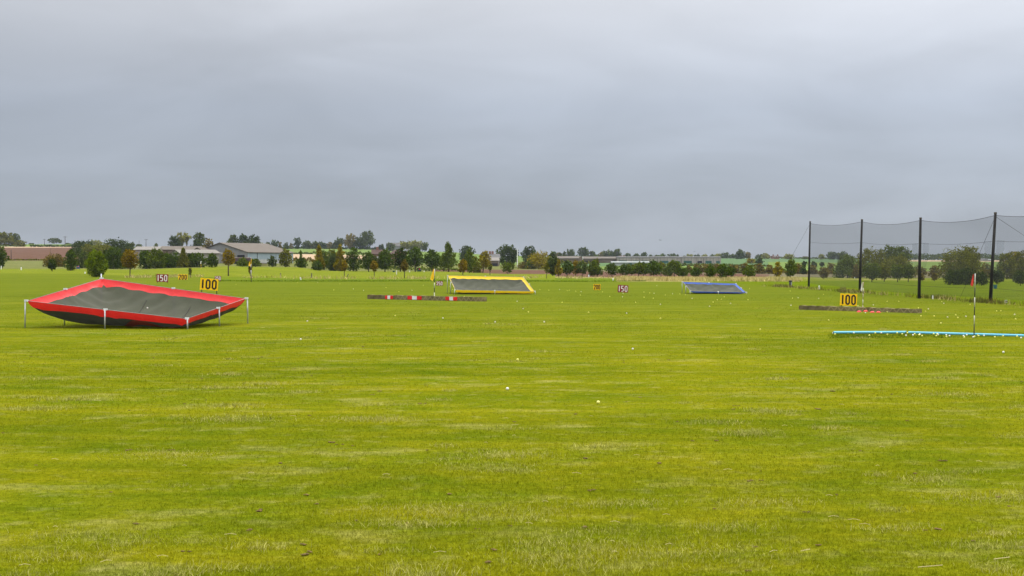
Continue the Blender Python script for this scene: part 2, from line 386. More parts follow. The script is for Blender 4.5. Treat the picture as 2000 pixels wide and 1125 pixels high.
def dry_tufts():
    pts = []; hs = []
    r = np.random.default_rng(5)
    spots = [(1200,985,.55,.16),(1180,1040,.42,.15),(1490,983,.45,.14),(1960,975,.6,.2),(880,1000,.8,.3),(1250,1080,.9,.4),(1860,770,.5,.3),(150,1050,.5,.2),(110,1090,.4,.15),
             (1500,805,.35,.3),(330,890,.6,.3),(450,820,.6,.3),(60,800,.4,.2),(980,890,.5,.25),(700,820,.4,.2),(1750,1035,.3,.1),(1740,997,.2,.08)]
    for _ in range(90):
        y = 1/r.uniform(1/1130, 1/600); spots.append((r.uniform(-100, 2100), y, r.uniform(.12, .5), r.uniform(.06, .25)))
    for px, y, a, b in spots:
        D = FPX*HC/(y-HY); c = np.array([shade(px)*D, D]); k = int(520*a*max(b, .12)/.1*min(1, 12/D)) + 12
        q = r.normal(0, .5, (k, 2))*np.array([a, b*1.4]); q = q + c
        pts.append(np.column_stack([q, np.zeros(k)])); hs.append(np.full(k, r.uniform(.025, .05)))
    P = np.concatenate(pts); hs = np.concatenate(hs)
    blades('dry_grass_tufts', P, hs, np.maximum(.003, P[:, 1]*.00032), DRYBLADE, .9, 'pale dry grass tufts scattered over the near lawn', 3, cat='grass')
dry_tufts()
def scatter_px(n, pxr, Dr, seed, xline=None):
    r = np.random.default_rng(seed); D = r.uniform(*Dr, n)
    if xline is not None: X = xline + r.normal(0, .35, n)
    else: X = (r.uniform(*pxr, n)-1000)/FPX*D
    px = 1000+FPX*X/D
    return np.stack([X, D, ground_z(px, D)], 1)
def clump(P, k, spread, seed):
    r = np.random.default_rng(seed); Q = np.repeat(P, k, 0); Q[:, :2] += r.normal(0, spread, (len(Q), 2)); return Q
# long grass on the line of the net poles, thicker round each pole foot
NETX = 23.4
P = np.concatenate([clump(scatter_px(120, None, (58, 128), 11, NETX), 6, .18, 12)] + [clump(scatter_px(14, None, (d-1.8, d+1.8), 20+i, NETX+.1), 16, .25, 30+i) for i, d in enumerate((71.4, 79.4, 98, 124))])
blades('long_brown_grass', P, .25, .028, BROWNBLADE, .45, 'long brown grass along the feet of the net poles', 4, cat='grass')
P = np.concatenate([clump(scatter_px(42, None, (58, 128), 13, NETX-.1), 9, .2, 14)])
blades('long_tan_grass', P, .27, .028, TANBLADE, .4, 'tall tan seeding grass among the net pole feet', 5, cat='grass')
blades('uncut_green_grass', clump(scatter_px(1700, (1622, 2030), (35.6, 38.2), 15), 6, .05, 16), .028, .012, GREENBLADE, .6, 'darker uncut grass strip along the light blue pipe', 6, cat='grass')
P = np.concatenate([clump(scatter_px(34, (480, 1000), (190, 199), 17), 10, .6, 18), clump(scatter_px(26, (1010, 1240), (205, 232), 19), 8, .4, 20), clump(scatter_px(30, (250, 400), (196, 205), 21), 7, .35, 22)])
blades('dry_rough_grass', P, .45, .10, TANBLADE, .5, 'dry tan grass tufts in the rough strip beyond the mown line', 7, cat='grass')
P = clump(scatter_px(1500, (1215, 1560), (176, 236), 23), 5, .4, 24)
blades('tan_meadow_grass', P, .5, .11, TANBLADE, .5, 'broad band of tan dry grass before the right tree row', 8, cat='grass')
blades('edge_green_grass', clump(scatter_px(900, (400, 1260), (168.5, 171), 25), 4, .3, 26), .13, .10, GREENBLADE, .5, 'dark green uncut edge where the mown field ends', 9, cat='grass')
def crumbs():
    r = np.random.default_rng(9); mb = MB()
    spots = [(690,872),(878,967),(932,1035),(1487,921),(1485,939),(1800,860),(1955,972),(1970,990),(1810,1037),(1830,1035),(330,880),(1060,675),(60,697),(345,660),(355,678),(585,1065),(600,1080),(1150,960),(1400,995)]
    for _ in range(110): spots.append((r.uniform(-60, 2060), 1/r.uniform(1/1130, 1/640)))
    for px, y in spots:
        D = FPX*HC/(y-HY); s = r.uniform(.006, .015)*(1+.012*D); c = (shade(px)*D, D, s*.28)
        for q in range(r.integers(1, 4)):
            cc = (c[0]+r.normal(0, s*1.3), c[1]+r.normal(0, s), c[2]); n = 6; V = []
            for lv, rr in ((-.4, .8), (.1, 1.0), (.55, .5)):
                for k in range(n):
                    a = 2*math.pi*k/n; j = r.uniform(.6, 1.2); V.append((cc[0]+math.cos(a)*s*rr*j*1.5, cc[1]+math.sin(a)*s*rr*j, cc[2]+lv*s*.7*j))
            Fs = [(l*n+k, l*n+(k+1) % n, (l+1)*n+(k+1) % n, (l+1)*n+k) for l in range(2) for k in range(n)] + [tuple(range(2*n, 3*n))]
            mb.add(V, Fs)
    o = mb.build('soil_crumbs', mat('crumbled_soil', (.17, .11, .04), .95, (.08, .055, .02), 20, coord='Object')); tag(o, 'small brown soil crumbs and dead leaves on the lawn', 'soil', kind='stuff')
    mb = MB()
    for _ in range(46):
        px, y = r.uniform(0, 2000), 1/r.uniform(1/1130, 1/780); D = FPX*HC/(y-HY); a = r.normal(0, .5); l = r.uniform(.03, .09); x, yy = shade(px)*D, D
        mb.tube([(x, yy, .022), (x+math.cos(a)*l*.5, yy+math.sin(a)*l*.5, .028), (x+math.cos(a)*l, yy+math.sin(a)*l, .02)], .0017, 5)
    for px, y, l in ((1820,1116,.15),(1960,1100,.10),(1575,1084,.06)):
        D = FPX*HC/(y-HY); x = shade(px)*D; mb.tube([(x-l/2, D, .02), (x+l/2, D+.01, .03)], .0025, 5)
    tag(mb.build('straw_stalks', mat('straw', (.5, .42, .2), .8)), 'loose dry straw stalks lying on the near lawn', 'straw', kind='stuff')
crumbs()

# ------------------------------------------------------------------ trees
PROF = dict(
    round=lambda t: np.sqrt(np.clip(1-(2*t-1)**2, 0, 1)), egg=lambda t: np.sin(np.pi*np.clip(t, 0, 1)**.78)**.65,
    cone=lambda t: np.clip((1-t)**.85*np.minimum(t*6+.25, 1), 0, 1), vase=lambda t: np.sin(np.pi*np.clip(t, 0, 1)**1.5)**.8,
    column=lambda t: np.clip(1-(np.abs(2*t-1))**3.2, 0, 1)**.6, dome=lambda t: np.sqrt(np.clip(1-t**2.2, 0, 1))*np.minimum(.85+t*2, 1))
def leaves(blobs, n, leaf, seed, stretch=1.0):
    r = np.random.default_rng(seed); B = np.asarray(blobs)
    wgt = B[:, 3]*B[:, 4]; k = r.choice(len(B), n, p=wgt/wgt.sum()); b = B[k]
    d = r.normal(0, 1, (n, 3)); d /= np.linalg.norm(d, axis=1)[:, None]
    rad = 1 - .55*r.uniform(0, 1, n)**1.7 + r.normal(0, .09, n)
    rad *= 1+.16*np.sin(d[:, 0]*7+k*1.7)*np.sin(d[:, 2]*6+k)
    P = b[:, :3] + d*rad[:, None]*np.stack([b[:, 3], b[:, 3], b[:, 4]], 1)
    nn = d*.6 + r.normal(0, .75, (n, 3)) + np.array([0, 0, .25]); nn /= np.linalg.norm(nn, axis=1)[:, None]
    t = np.cross(nn, r.normal(0, 1, (n, 3))); t /= np.linalg.norm(t, axis=1)[:, None]; s = np.cross(nn, t)
    z = leaf*r.uniform(.5, 1.35, n)[:, None]
    V = np.stack([P-t*z*.6*stretch, P+s*z*.42, P+t*z*.6*stretch, P-s*z*.42], 1).reshape(-1, 3)
    Fc = np.arange(4*n).reshape(-1, 4)
    tint = np.clip(.36 + .26*b[:, 5] + r.normal(0, .17, n), 0, 1)
    return V, Fc, tint
def tree_mesh(H, Wd, prof, clear, n, leaf, seed, lumps=24, lean=0.0, up=1.0):
    r = np.random.default_rng(seed); f = PROF[prof]; blobs = []
    z0 = H*clear; ch = H-z0; R = Wd/2
    for i in range(lumps):
        t = (i+.5)/lumps*.92 + .02 + r.normal(0, .03); t = min(max(t, .05), .95); rr = float(f(np.array(t)))*R
        sr = max(R*.22, rr*r.uniform(.36, .52)); sr = min(sr, R*.5)
        a = i*2.4+r.uniform(-.5, .5); off = max(rr-sr*.8, 0)*r.uniform(.85, 1.12)
        zz = z0 + ch*t; zz = min(zz, z0+ch-sr*.6)
        blobs.append((math.cos(a)*off + lean*(zz/H), math.sin(a)*off, max(zz, z0+sr*.5), sr, min(sr*r.uniform(.8, 1.15)*up, ch*.45), r.uniform(-.6, .9)))
    for q in range(lumps//2):                           # sprigs that break the outline
        t = r.uniform(.08, .97); rr = max(float(f(np.array(t)))*R, R*.12); sr = R*r.uniform(.10, .2); a = r.uniform(0, 6.28); off = rr*r.uniform(.85, 1.13)
        blobs.append((math.cos(a)*off + lean*t, math.sin(a)*off, z0+ch*t*1.02, sr, sr*r.uniform(.8, 1.7), r.uniform(-.2, 1.0)))
    blobs.append((lean*.8, 0, z0+ch*.5, R*.45*float(f(np.array(.5))), ch*.36, 0))
    blobs.append((lean+r.normal(0, R*.12), r.normal(0, R*.05), H-ch*.08, max(R*.2, ch*.05), ch*.08, .4))
    return leaves(blobs, n, leaf, seed+1), blobs
def plant_tree(name, px, b, ty, wpx, prof, clear, col, label, cat='tree', group=None, lean=0., lumps=24, dens=1.0, trunkw=1.0, seed=None, up=1.0, bark=None):
    p = at(px, b); H = top_h(p, ty); Wd = wpx*p.y/FPX
    seed = seed if seed is not None else int(px*13+ty*7) % 99991
    k = FPX/p.y
    if name == 'pine_tree' and wpx > 14: Wd *= 1.12
    if name == 'willow_tree': Wd *= 1.12
    n = int(np.clip(dens*1.9*wpx*(H*(1-clear)*k)*.8, 160, 9000)); leaf = 2.8/k
    root = empty(name, p, label, cat, group)
    (V, Fc, tint), blobs = tree_mesh(H, Wd*1.02, prof, clear, n, leaf, seed, lumps, lean*H, up)
    V[:, 2] = np.maximum(V[:, 2], .02)
    mesh_obj('crown', V, Fc, LEAF[col], root, tint=tint)
    r = random.Random(seed); mb = MB(); tw = max(H*.022*trunkw, .55/k)
    zt = H*(clear+(1-clear)*.75)
    mb.tube([(0, 0, -.15), (lean*H*.3+r.uniform(-.1, .1)*tw, 0, zt*.4), (lean*H*.7, 0, zt*.75), (lean*H*.9, 0, zt)], [tw*1.25, tw, tw*.6, tw*.2], 7)
    for bl in blobs[::3][:6]:
        z1 = max(H*clear*.8, bl[2]*.55); x1 = lean*H*z1/H
        mb.tube([(x1, 0, z1), ((x1+bl[0])*.5, bl[1]*.5, (z1+bl[2])*.52), (bl[0], bl[1], bl[2])], [tw*.45, tw*.3, tw*.12], 5)
    mb.build('trunk', bark or BARK, root, True)
    return root
def T(*a, **k): return plant_tree(*a, **k)
def hedge(name, label, pts, hpx, depth, col, dens=1.0, seed=1, cat='hedge'):
    """leafy mass along ground points (px, D); hpx its height in photo pixels"""
    r = np.random.default_rng(seed); Vs = []
    for (a, Da), (b_, Db) in zip(pts[:-1], pts[1:]):
        n = int(abs(b_-a)*hpx*.9*dens)+40; t = r.uniform(0, 1, n); D = Da+(Db-Da)*t; px = a+(b_-a)*t
        ph = (.7+.3*np.sin(px*.35+seed)*np.sin(px*.13+1)+.18*np.sin(px*1.1))
        X = (px-1000)/FPX*D; h = hpx*D/FPX*np.clip(ph, .35, 1.1)
        Vs.append((X, D+r.normal(0, depth*.3, n), ground_z(px, D)+h*np.sqrt(r.uniform(0, 1, n)), 2.6*D/FPX*r.uniform(.6, 1.4, n)))
    X, Y, Z, s = [np.concatenate(q) for q in zip(*Vs)]; n = len(X); P = np.stack([X, Y, Z], 1)
    nn = r.normal(0, 1, (n, 3))+np.array([0, -.4, .4]); nn /= np.linalg.norm(nn, axis=1)[:, None]
    t = np.cross(nn, r.normal(0, 1, (n, 3))); t /= np.linalg.norm(t, axis=1)[:, None]; q = np.cross(nn, t)
    V = np.stack([P-t*s[:, None]*.6, P+q*s[:, None]*.5, P+t*s[:, None]*.6, P-q*s[:, None]*.5], 1).reshape(-1, 3)
    o = mesh_obj(name, V, np.arange(4*n).reshape(-1, 4), LEAF[col], tint=np.clip(r.normal(.4, .22, n), 0, 1)); return tag(o, label, cat)
exec_trees = []
# --- left: wood, lone oak, copse and garden trees
T('oak_tree',-14,-1000,454,44,'round',.05,'far','wide round tree cut by the left picture edge in the hilltop wood')
T('oak_tree',10,-985,455,34,'round',.05,'olive','olive tree in the hilltop wood left of the ploughed field',lumps=12)
T('oak_tree',27,-990,455.5,24,'round',.05,'far','tall dark tree at the right side of the hilltop wood')
T('oak_tree',40,-975,469,22,'dome',0,'olive','low tree at the sloping right end of the hilltop wood')
T('oak_tree',106,-1350,465,25,'dome',.30,'far','lone flat-topped oak on the skyline between two utility poles',lumps=9)
T('bush',133,-1340,475,9,'dome',0,'far','small dark skyline bush right of the tallest utility pole','bush')
T('bush',62,-1340,475.8,9,'dome',0,'far','tiny flat bush on the skyline left of the lone oak','bush')
T('oak_tree',164,-640,471.5,42,'round',.08,'dark','big dark round oak at the right end of the ploughed field')
T('oak_tree',188,-1200,469,26,'dome',.1,'grey','pale distant tree on the skyline between two dark round oaks')
T('oak_tree',181,-600,479,54,'dome',0,'olive','olive spreading tree in front of the dark round oak')
T('oak_tree',228,-640,470,54,'round',.12,'dark','larger dark round oak right of the pale distant tree')
T('oak_tree',206,-610,478,40,'dome',0,'olive','dull olive tree squeezed between the two dark round oaks')
T('oak_tree',258,-700,474,16,'round',.2,'far','small dark tree just left of the farm roofs')
T('pine_tree',-3,-290,480,32,'egg',.05,'pine','dark pine half cut by the left picture edge')
T('bush',106,-330,497,44,'dome',0,'brown','wide brown autumn bush before the ploughed field','bush')
T('oak_tree',102,530.5,506,18,'round',.14,'dark','small ball-shaped dark tree in front of the brown bush')
T('pine_tree',138,528.5,487,24,'egg',.0,'pine','dark pointed evergreen right of the brown bush',up=1.2)
T('bush',166,-300,493,38,'dome',0,'blue','bushy grey-green shrub behind the bright green bush','bush')
T('tree_shrub',188,541,489,43,'egg',0.02,'bright','bright green leafy tree standing forward on the lawn, behind the red net',dens=1.2,lumps=22)
T('pine_tree',222,-300,482,34,'egg',.02,'pine','dark pine just right of the bright green tree',up=1.2)
T('young_tree',254,541,487,32,'round',.3,'orange','orange-olive young tree with bare trunk left of the pines',trunkw=.8)
T('oak_tree',148,-520,484,34,'dome',0,'dark','dark bushy tree filling the gap between the brown bush and round oak')
T('pine_tree',208,-310,488,26,'egg',0,'dark','dark pine between the bright green tree and its right neighbour')
T('bush',242,-310,500,30,'dome',0,'mid','dull green bush behind the orange-olive young tree','bush')
# --- pine belt before the farm
T('pine_tree',284,-300,488,32,'egg',.0,'pine','left pine of the belt before the farm roofs',up=1.2)
T('pine_tree',303,-296,485,34,'egg',.0,'mid','tallest green pine of the belt before the farm roofs',up=1.2)
T('pine_tree',316,-306,491,26,'egg',.0,'dark','shaded pine squeezed in behind the tallest green pine')
T('pine_tree',372,-306,495,24,'egg',.0,'dark','shaded pine squeezed in behind the dark blue pine')
T('pine_tree',328,-300,494,32,'dome',.0,'pine','low broad pine in the middle of the pine belt')
T('pine_tree',344,-302,492,24,'egg',.0,'pine','narrow dark pine behind the yellow 200 sign',up=1.2)
T('pine_tree',358,-298,486,27,'cone',.0,'olive','olive spiky pine with ragged top behind the thin sapling',up=1.3)
T('pine_tree',386,-300,493,32,'egg',.0,'pine','dark blue pine behind the white flagstick on the mound',up=1.2)
T('pine_tree',414,-292,494,22,'egg',.0,'pine','separate small pine at the right end of the belt',up=1.2)
T('young_tree',446,539,487,28,'egg',.42,'orange','orange autumn sapling with long thin trunk before the grey barn gable',lean=-.0,dens=.75)
T('bush',474,-300,503.5,27,'dome',0,'mid','round green shrub below the blue side of the barn, left of the flag','bush')
T('bush',499,-305,505,22,'dome',0,'mid','green shrub right of the limp yellow flag','bush')
T('pine_tree',532,-312,500,17,'egg',0,'blue','small grey-green fir against the blue barn side')
T('birch_tree',557,-312,486,28,'egg',.0,'olive','olive birch at the right corner of the blue barn',dens=.8,up=1.3)
T('oak_tree',547,-520,486,18,'round',.1,'brown','brown round tree behind the right end of the barn roof')
T('sapling',371.5,542,523,6,'column',.25,'olive','thin staked sapling between the 200 and 100 signs',trunkw=.6)
T('sapling',489,542,511,7,'column',.2,'brown','thin brown sapling tied to a stake behind the limp yellow flag',trunkw=.6)
# --- skyline trees behind the farm
T('oak_tree',341,-760,461,24,'round',.15,'dark','dark round tree left of the thin bare-crowned trees above the farm')
T('ash_tree',356,-770,453.5,22,'vase',.35,'grey','tall pale thin-leaved tree above the farm roofs',dens=.55,lumps=10,trunkw=1.3)
T('ash_tree',365,-775,455,16,'vase',.4,'grey','thin-leaved tree leaning right above the farm roofs',dens=.7,lumps=8,trunkw=1.3)
T('oak_tree',390,-780,454,25,'round',.1,'far','tall green tree above the farm, left of the grey gable')
T('oak_tree',384,-740,467,22,'dome',.0,'dark','low dark tree in front of the tall green farm tree')
T('oak_tree',408,-760,466,22,'dome',.0,'farbrown','brownish tree rising just left of the barn ridge',dens=.8)
T('bush',272,-1150,477,13,'dome',0,'far','low skyline bush beside the left farm roof','bush')
T('bush',305,-1000,475.5,9,'dome',0,'far','small bush on the skyline above the long pale roof','bush')
T('oak_tree',456,-800,458.5,25,'round',.12,'far','left one of three dark trees above the barn roof')
T('oak_tree',476,-800,457.5,20,'round',.15,'dark','middle one of three dark trees above the barn roof')
T('oak_tree',496,-790,458,27,'round',.1,'dark','right one of three dark trees above the barn roof')
T('bush',512,-720,474,26,'dome',0,'olive','olive bush at the right foot of three dark trees','bush')
hill = [(523,472,12,'far','small dark tree right of the barn on the hilltop hedge'),(537,468.5,17,'blue','blue-grey round tree behind a brownish one on the hill'),(547,473,8,'farbrown','small brownish hilltop tree beside the blue-grey one'),
 (559,473,13,'far','low dark tree left of the twisted tall hill tree'),(569,475,9,'farbrown','brown low tree at the foot of the twisted hill tree'),(581,464.5,15,'dark','twisted tall tree standing above its hilltop neighbours'),
 (600,471,20,'far','broad rounded tree right of the twisted hill tree'),(607,476,14,'olive','low olive tree before the broad rounded hill tree'),(619,471,17,'far','round tree in the middle of the hilltop row'),
 (631,473,15,'dark','darker low tree in the middle of the hilltop row'),(644,472,13,'farbrown','reddish-brown tree in the hilltop row'),(655,473,16,'far','low dark tree left of the three great hill trees'),
 (664,464,18,'blue','smallest of the three great hill trees'),(684,458.5,25,'farbrown','brown-tinted great tree in the hill group'),(702,463,24,'far','lower great tree before the tallest hill crown'),
 (715,453.5,34,'far','tallest and widest great tree on the hill'),(742,478,7,'dark','tiny dark tree right of the great hill trees'),(747,477,8,'blue','tiny blue-grey tree right of the great hill trees')]
for px, ty, w, c, lb in hill: T('oak_tree',px,-1180,ty,w,'round' if w > 13 else 'dome',.06,c,lb,lumps=10)
hedge('hedge','dark hedge along the foot of the hilltop trees',[(520,1190),(640,1190),(742,1190)],5,3,'dark',1.2,2)
hedge('hedge','low hedge below the green hill field, left part',[(574,840),(612,840)],4,3,'far',1.2,3)
hedge('hedge','low hedge under the green field behind the birches',[(612,842),(760,842)],5,3,'far',1.0,4)
hedge('hedge','dark hedge between the green strip and the ploughed field',[(60,955),(150,955)],4.5,3,'dark',1.4,5)
hedge('hedge','thin hedge at the lower edge of the left ploughed field',[(-60,447),(90,447)],3.0,1,'olive',1.0,6)
hedge('hedge','shaggy hedge between the stubble field and the golf course',[(562,520),(600,520),(700,520),(760,520)],9,3,'brown',.8,7)
# --- middle tree row
T('pine_tree',588,-305,489.5,11,'cone',.0,'mid','slim pointed top of a dark conifer rising from its round base',up=1.2)
T('pine_tree',588,-300,502,22,'dome',.0,'pine','squat round dark conifer with a slim leader behind it')
T('pine_tree',619,-296,508,20,'dome',.0,'pine','low dark rounded shrub at the left foot of the birch clump','shrub')
T('birch_tree',623,-306,478,28,'cone',.05,'yellow','yellowing birch at the left of the clump beyond the mound',dens=.8,up=1.4)
T('pine_tree',633,527,489,28,'egg',.02,'mid','dark green pine in the middle of the birch clump',up=1.2)
T('birch_tree',649,-312,484,20,'egg',.05,'olive','olive birch top behind the grey-green pine',dens=.8,up=1.3)
T('pine_tree',650,-306,494,22,'egg',.0,'blue','grey-green pine between dark pine and yellow birch',up=1.2)
T('birch_tree',664,530,477.5,30,'cone',.03,'yellow','tallest yellow-green birch of the clump',dens=.85,up=1.4,lumps=20)
T('pine_tree',690,530.5,484,27,'egg',.04,'pine','dark gappy pine right of the tallest yellow birch',dens=.8,up=1.2)
T('pine_tree',720,531,492,28,'egg',.16,'pine','round-crowned pine on a short trunk left of the red house roof')
T('sapling',672.5,543.5,509,13,'egg',.42,'orange','orange leaf sapling with pale trunk before the yellow birch',trunkw=.9)
T('sapling',731,543,508.5,15,'egg',.38,'orange','amber round-headed sapling before the round-crowned pine',trunkw=.9)
T('pine_tree',752,531,486,32,'egg',.12,'pine','dark pine hiding the right half of the red-roofed house')
T('pine_tree',782,530.5,484,29,'egg',.14,'dark','dark pine behind the short brown sapling')
T('sapling',790,543.5,507,15,'egg',.38,'brown','brown sapling with straight thin trunk left of the near yellow flag',trunkw=.9)
T('pine_tree',811,531,483,35,'egg',.22,'pine','broad dark pine above the green tee board')
T('pine_tree',844,531,487,31,'egg',.2,'pine','dark pine directly above the near yellow flag')
T('oak_tree',876,531.5,472.5,40,'cone',.20,'mid','tallest loose oak of the row, left of the yellow net',dens=.75,lumps=22,up=1.2)
T('oak_tree',866,-318,500,24,'round',.2,'mid','lower loose green tree leaning on the tallest oak',dens=.8)
T('oak_tree',911,-620,480.5,29,'round',.1,'dark','far dark round tree between the tall oak and yellow birch')
T('young_tree',904,537.5,506.5,17,'column',.18,'orange','rusty orange column-shaped young tree before a green one',dens=1.1)
T('birch_tree',917,-305,485,22,'egg',.05,'mid','green birch behind the rusty orange young tree',dens=.75,up=1.3)
T('birch_tree',943,533,489.5,27,'egg',.18,'yellow','leaning yellow birch left of the farmhouse',lean=.12,dens=.85)
T('birch_tree',928,-312,501,24,'dome',.0,'olive','bushy olive birch at the left foot of the leaning yellow one',dens=.85)
T('sapling',957,537.5,516,9,'vase',.3,'olive','sparse staked sapling above the yellow net rim',trunkw=.7,dens=.7)
T('oak_tree',990,-620,480,42,'round',.05,'dark','massive dark oak right of the farmhouse')
T('oak_tree',992,-320,513,26,'round',.2,'mid','small leafy tree above the right corner of the yellow net')
T('oak_tree',1034,-600,481,29,'round',.05,'dark','steep dark tree left of the yellow willow')
T('bush',1020,-470,511,20,'dome',0,'brown','brown bush at the left foot of the yellow willow','bush')
T('willow_tree',1053,-470,493,52,'dome',.0,'yellow','wide yellow-olive willow beyond the ploughed strip',lumps=24)
T('willow_tree',1037,-468,508,20,'dome',.0,'mid','green bush under the left side of the yellow willow')
T('tree',1080,539,493,24,'egg',.04,'blue','grey-green tree right of the yellow willow')
T('sapling',1067.5,543.5,514,10,'egg',.35,'olive','thin sapling before the grey-green tree',trunkw=.8,dens=.7)
T('birch_tree',1091,540,507,20,'cone',.12,'yellow','mustard birch leaning beside the grey-green tree')
T('pine_tree',1108,540,509.5,22,'egg',.18,'pine','dark round pine between mustard and orange birches')
T('birch_tree',1124,540,506.5,15,'egg',.12,'orange','slim orange birch right of a dark round pine')
T('pine_tree',1137,540.5,511,22,'egg',.22,'blue','grey-green round pine right of the slim orange birch')
T('oak_tree',1156,540,508,22,'egg',.05,'mid','bushy tree leaning right to a wispy top',lean=.18,up=1.2)
T('birch_tree',1166,-300,503,11,'egg',.2,'olive','wispy olive top standing above the bushy leaning tree',dens=.7)
T('pine_tree',1167,540,521,19,'round',.18,'pine','small round pine at the foot of the leaning bushy tree')
row = [(1195,541,514,23,'pine','lone round pine right of the bright green field patch'),(1221,541,515,24,'pine','round pine under the white low shed roof, left one'),(1234,-290,516,16,'olive','olive tree squeezed behind two round pines under the white shed'),
 (1247,541,512,21,'mid','leafy round tree under the right half of the white shed'),(1257,-288,513,20,'pine','dark round tree right under the end of the white shed'),(1277,542.5,509.5,28,'pine','broad round pine with a paler crown behind it'),
 (1291,-300,512,18,'olive','yellowish crown right of the broad round pine'),(1304,543.5,520,22,'blue','low grey-green pine beside a tall pale-green tree'),(1317,-285,507.5,25,'mid','tall pale-green tree with a spiky top in the pine row'),
 (1333,543.5,522,20,'pine','small dark pine right of the tall pale-green tree'),(1359,546,522,18,'pine','neat small round pine above the left end of the blue net'),(1388,547,518.5,21,'pine','round pine above the middle of the blue net'),
 (1413,548,517,24,'pine','broad pine above the right half of the blue net'),(1427,-250,520,16,'pine','small pine touching the broad one above the blue net'),(1464,545,518.5,22,'mid','leafy tree just right of the blue net')]
for px, b, ty, w, c, lb in row: T('pine_tree',px,b,ty,w*1.08,'egg' if w > 17 else 'round',.20,c,lb)
for px, ty, w, c, lb in [(1345,518,16,'brown','brown bush in the gap left of the neat round pine'),(1361,515,18,'brown','rusty bush behind the neat small round pine'),(1377,516,27,'brown','dark brown bush left of the pine above the blue net middle'),
    (1400,516,22,'brown','brown bush between two pines above the blue net'),(1431,518,22,'brown','brown bush right of the broad pine above the net'),(1440,517,16,'farbrown','lighter brown bush further right of the broad pine'),
    (1455,513,20,'brown','tall rusty bush behind the leafy tree right of the net'),(1482,515,24,'brown','rusty bush between the leafy tree and the bin'),(1503,517,20,'brown','dull brown bush left of the yellow-green small tree'),(1558,514,22,'brown','brown bush behind the first net pole')]:
    T('bush',px,-440,ty,w,'dome',0,c,lb,'bush',dens=.85)
T('oak_tree',1519,543.5,512,19,'egg',.08,'yellow','yellow-green small tree left of the dark upright one near the bin')
T('oak_tree',1543,545,505,26,'egg',.14,'mid','dark upright leafy tree above the black bin',dens=.9,lean=.06)
T('bush',1467,-780,505,20,'dome',0,'yellow','yellowish distant bush at the right of the green field','bush')
T('oak_tree',1483,-760,503,16,'dome',.1,'dark','dark distant tree right of the yellowish bush')
hedge('hedge','low scrubby hedge between the trunks of the middle tree row',[(690,352),(760,352),(905,350)],8,2.5,'mid',.8,21)
hedge('hedge','long mixed hedge behind the right tree row',[(1240,640),(1330,630),(1420,640),(1500,640)],6,3,'far',.9,8)
hedge('hedge','dull hedge before the long sheds',[(1092,700),(1170,690)],8,3,'olive',.8,9)
hedge('hedge','brown scrub hedge beyond the fairway on the right',[(1480,450),(1560,440),(1660,430)],9,3,'brown',.8,10)
# --- distant skyline, right half
sk = [(1005,488,12,'farbrown',700),(1080,491.5,13,'blue',1250),(1090,493,12,'farbrown',1255),(1094,494,9,'far',1230),(1102,491,7,'far',1260),(1114,487.5,18,'far',1250),(1139,483.5,23,'blue',1260),(1156,491.5,17,'far',1240),
      (1175,492,12,'farbrown',1260),(1184,490,18,'far',1250),(1194,489,12,'dark',1270),(1206,486,17,'far',1250),(1226,495,13,'blue',1400),(1243,495,12,'blue',1400),
      (1259,493,14,'blue',1400),(1271,498,10,'blue',1420),(1281,498,8,'far',1400),(1293,496,14,'blue',1400),(1312,496,18,'blue',1420),(1322,497.5,10,'blue',1400),(1337,500,9,'far',1420),(1347,497,14,'grey',1400),
      (1360,497.5,13,'blue',1400),(1376,497.5,16,'grey',1410),(1391,497,12,'blue',1400),(1402,496,18,'grey',1400),(1416,494,18,'blue',1390),(1430,496,12,'blue',1400)]
where = ['right of the massive dark oak','above the yellow willow','right above the yellow willow','left of the greenhouse roofs','beside the greenhouse roofs','above the brown shed roofs','tallest above the brown shed roofs','low above the brown shed roofs']
for i, (px, ty, w, c, D) in enumerate(sk):
    if px < 1220: lb = ['small brownish tree right of the massive dark oak','blue-grey tree on the skyline right of the yellow willow','brownish low tree second from the yellow willow on the skyline','small dark tree third from the willow on the skyline','narrow skyline tree left of a broad dome above the sheds','broad dark dome left of the tallest pale tree above sheds','tallest pale tree on the skyline above the brown sheds','low broad tree right of the tallest pale skyline tree','reddish tree left of the dark trees above the sheds','round dark tree above the right end of the brown sheds','darkest small tree in the group above the brown sheds','tall right-hand tree of the group above the brown sheds'][i]; gp = None
    else: lb = 'small blue-grey distant tree on the skyline behind the striped sheds'; gp = 'distant trees behind the striped sheds'
    T('oak_tree',px,-D,ty,w,'round' if w > 12 else 'dome',.06,c,lb,group=gp,lumps=9)
T('oak_tree',1445,-1200,491,22,'round',.04,'dark','dark dense skyline tree below a flat pine top')
T('pine_tree',1446,-1230,487,9,'dome',.7,'far','flat-topped umbrella pine standing above a dark skyline tree',lumps=5)
T('oak_tree',1461,-1200,492,11,'column',.04,'farbrown','purple-brown upright tree right of the dark skyline tree')
T('oak_tree',1483,-1250,497,17,'dome',.04,'blue','blue-grey low tree left of the brick houses on the skyline')
T('oak_tree',1494,-1230,495.5,17,'dome',.04,'grey','pale olive tree just left of the brick houses')
T('oak_tree',1540,-1200,496,20,'round',.04,'grey','pale round skyline tree right of the brick houses')
T('oak_tree',1573,-1250,502,11,'dome',.04,'far','small skyline tree left of the first net pole')
T('oak_tree',1604,-1200,497,13,'round',.1,'grey','small pale skyline tree seen through the left net panel')
T('oak_tree',1624,-1220,492,18,'round',.04,'blue','left dark tree of the skyline clump behind the left net panel')
T('oak_tree',1637,-1225,494,18,'round',.04,'blue','middle tree of the skyline clump behind the left net panel')
T('oak_tree',1647,-1215,491.5,17,'round',.04,'far','right tree of the skyline clump behind the left net panel')
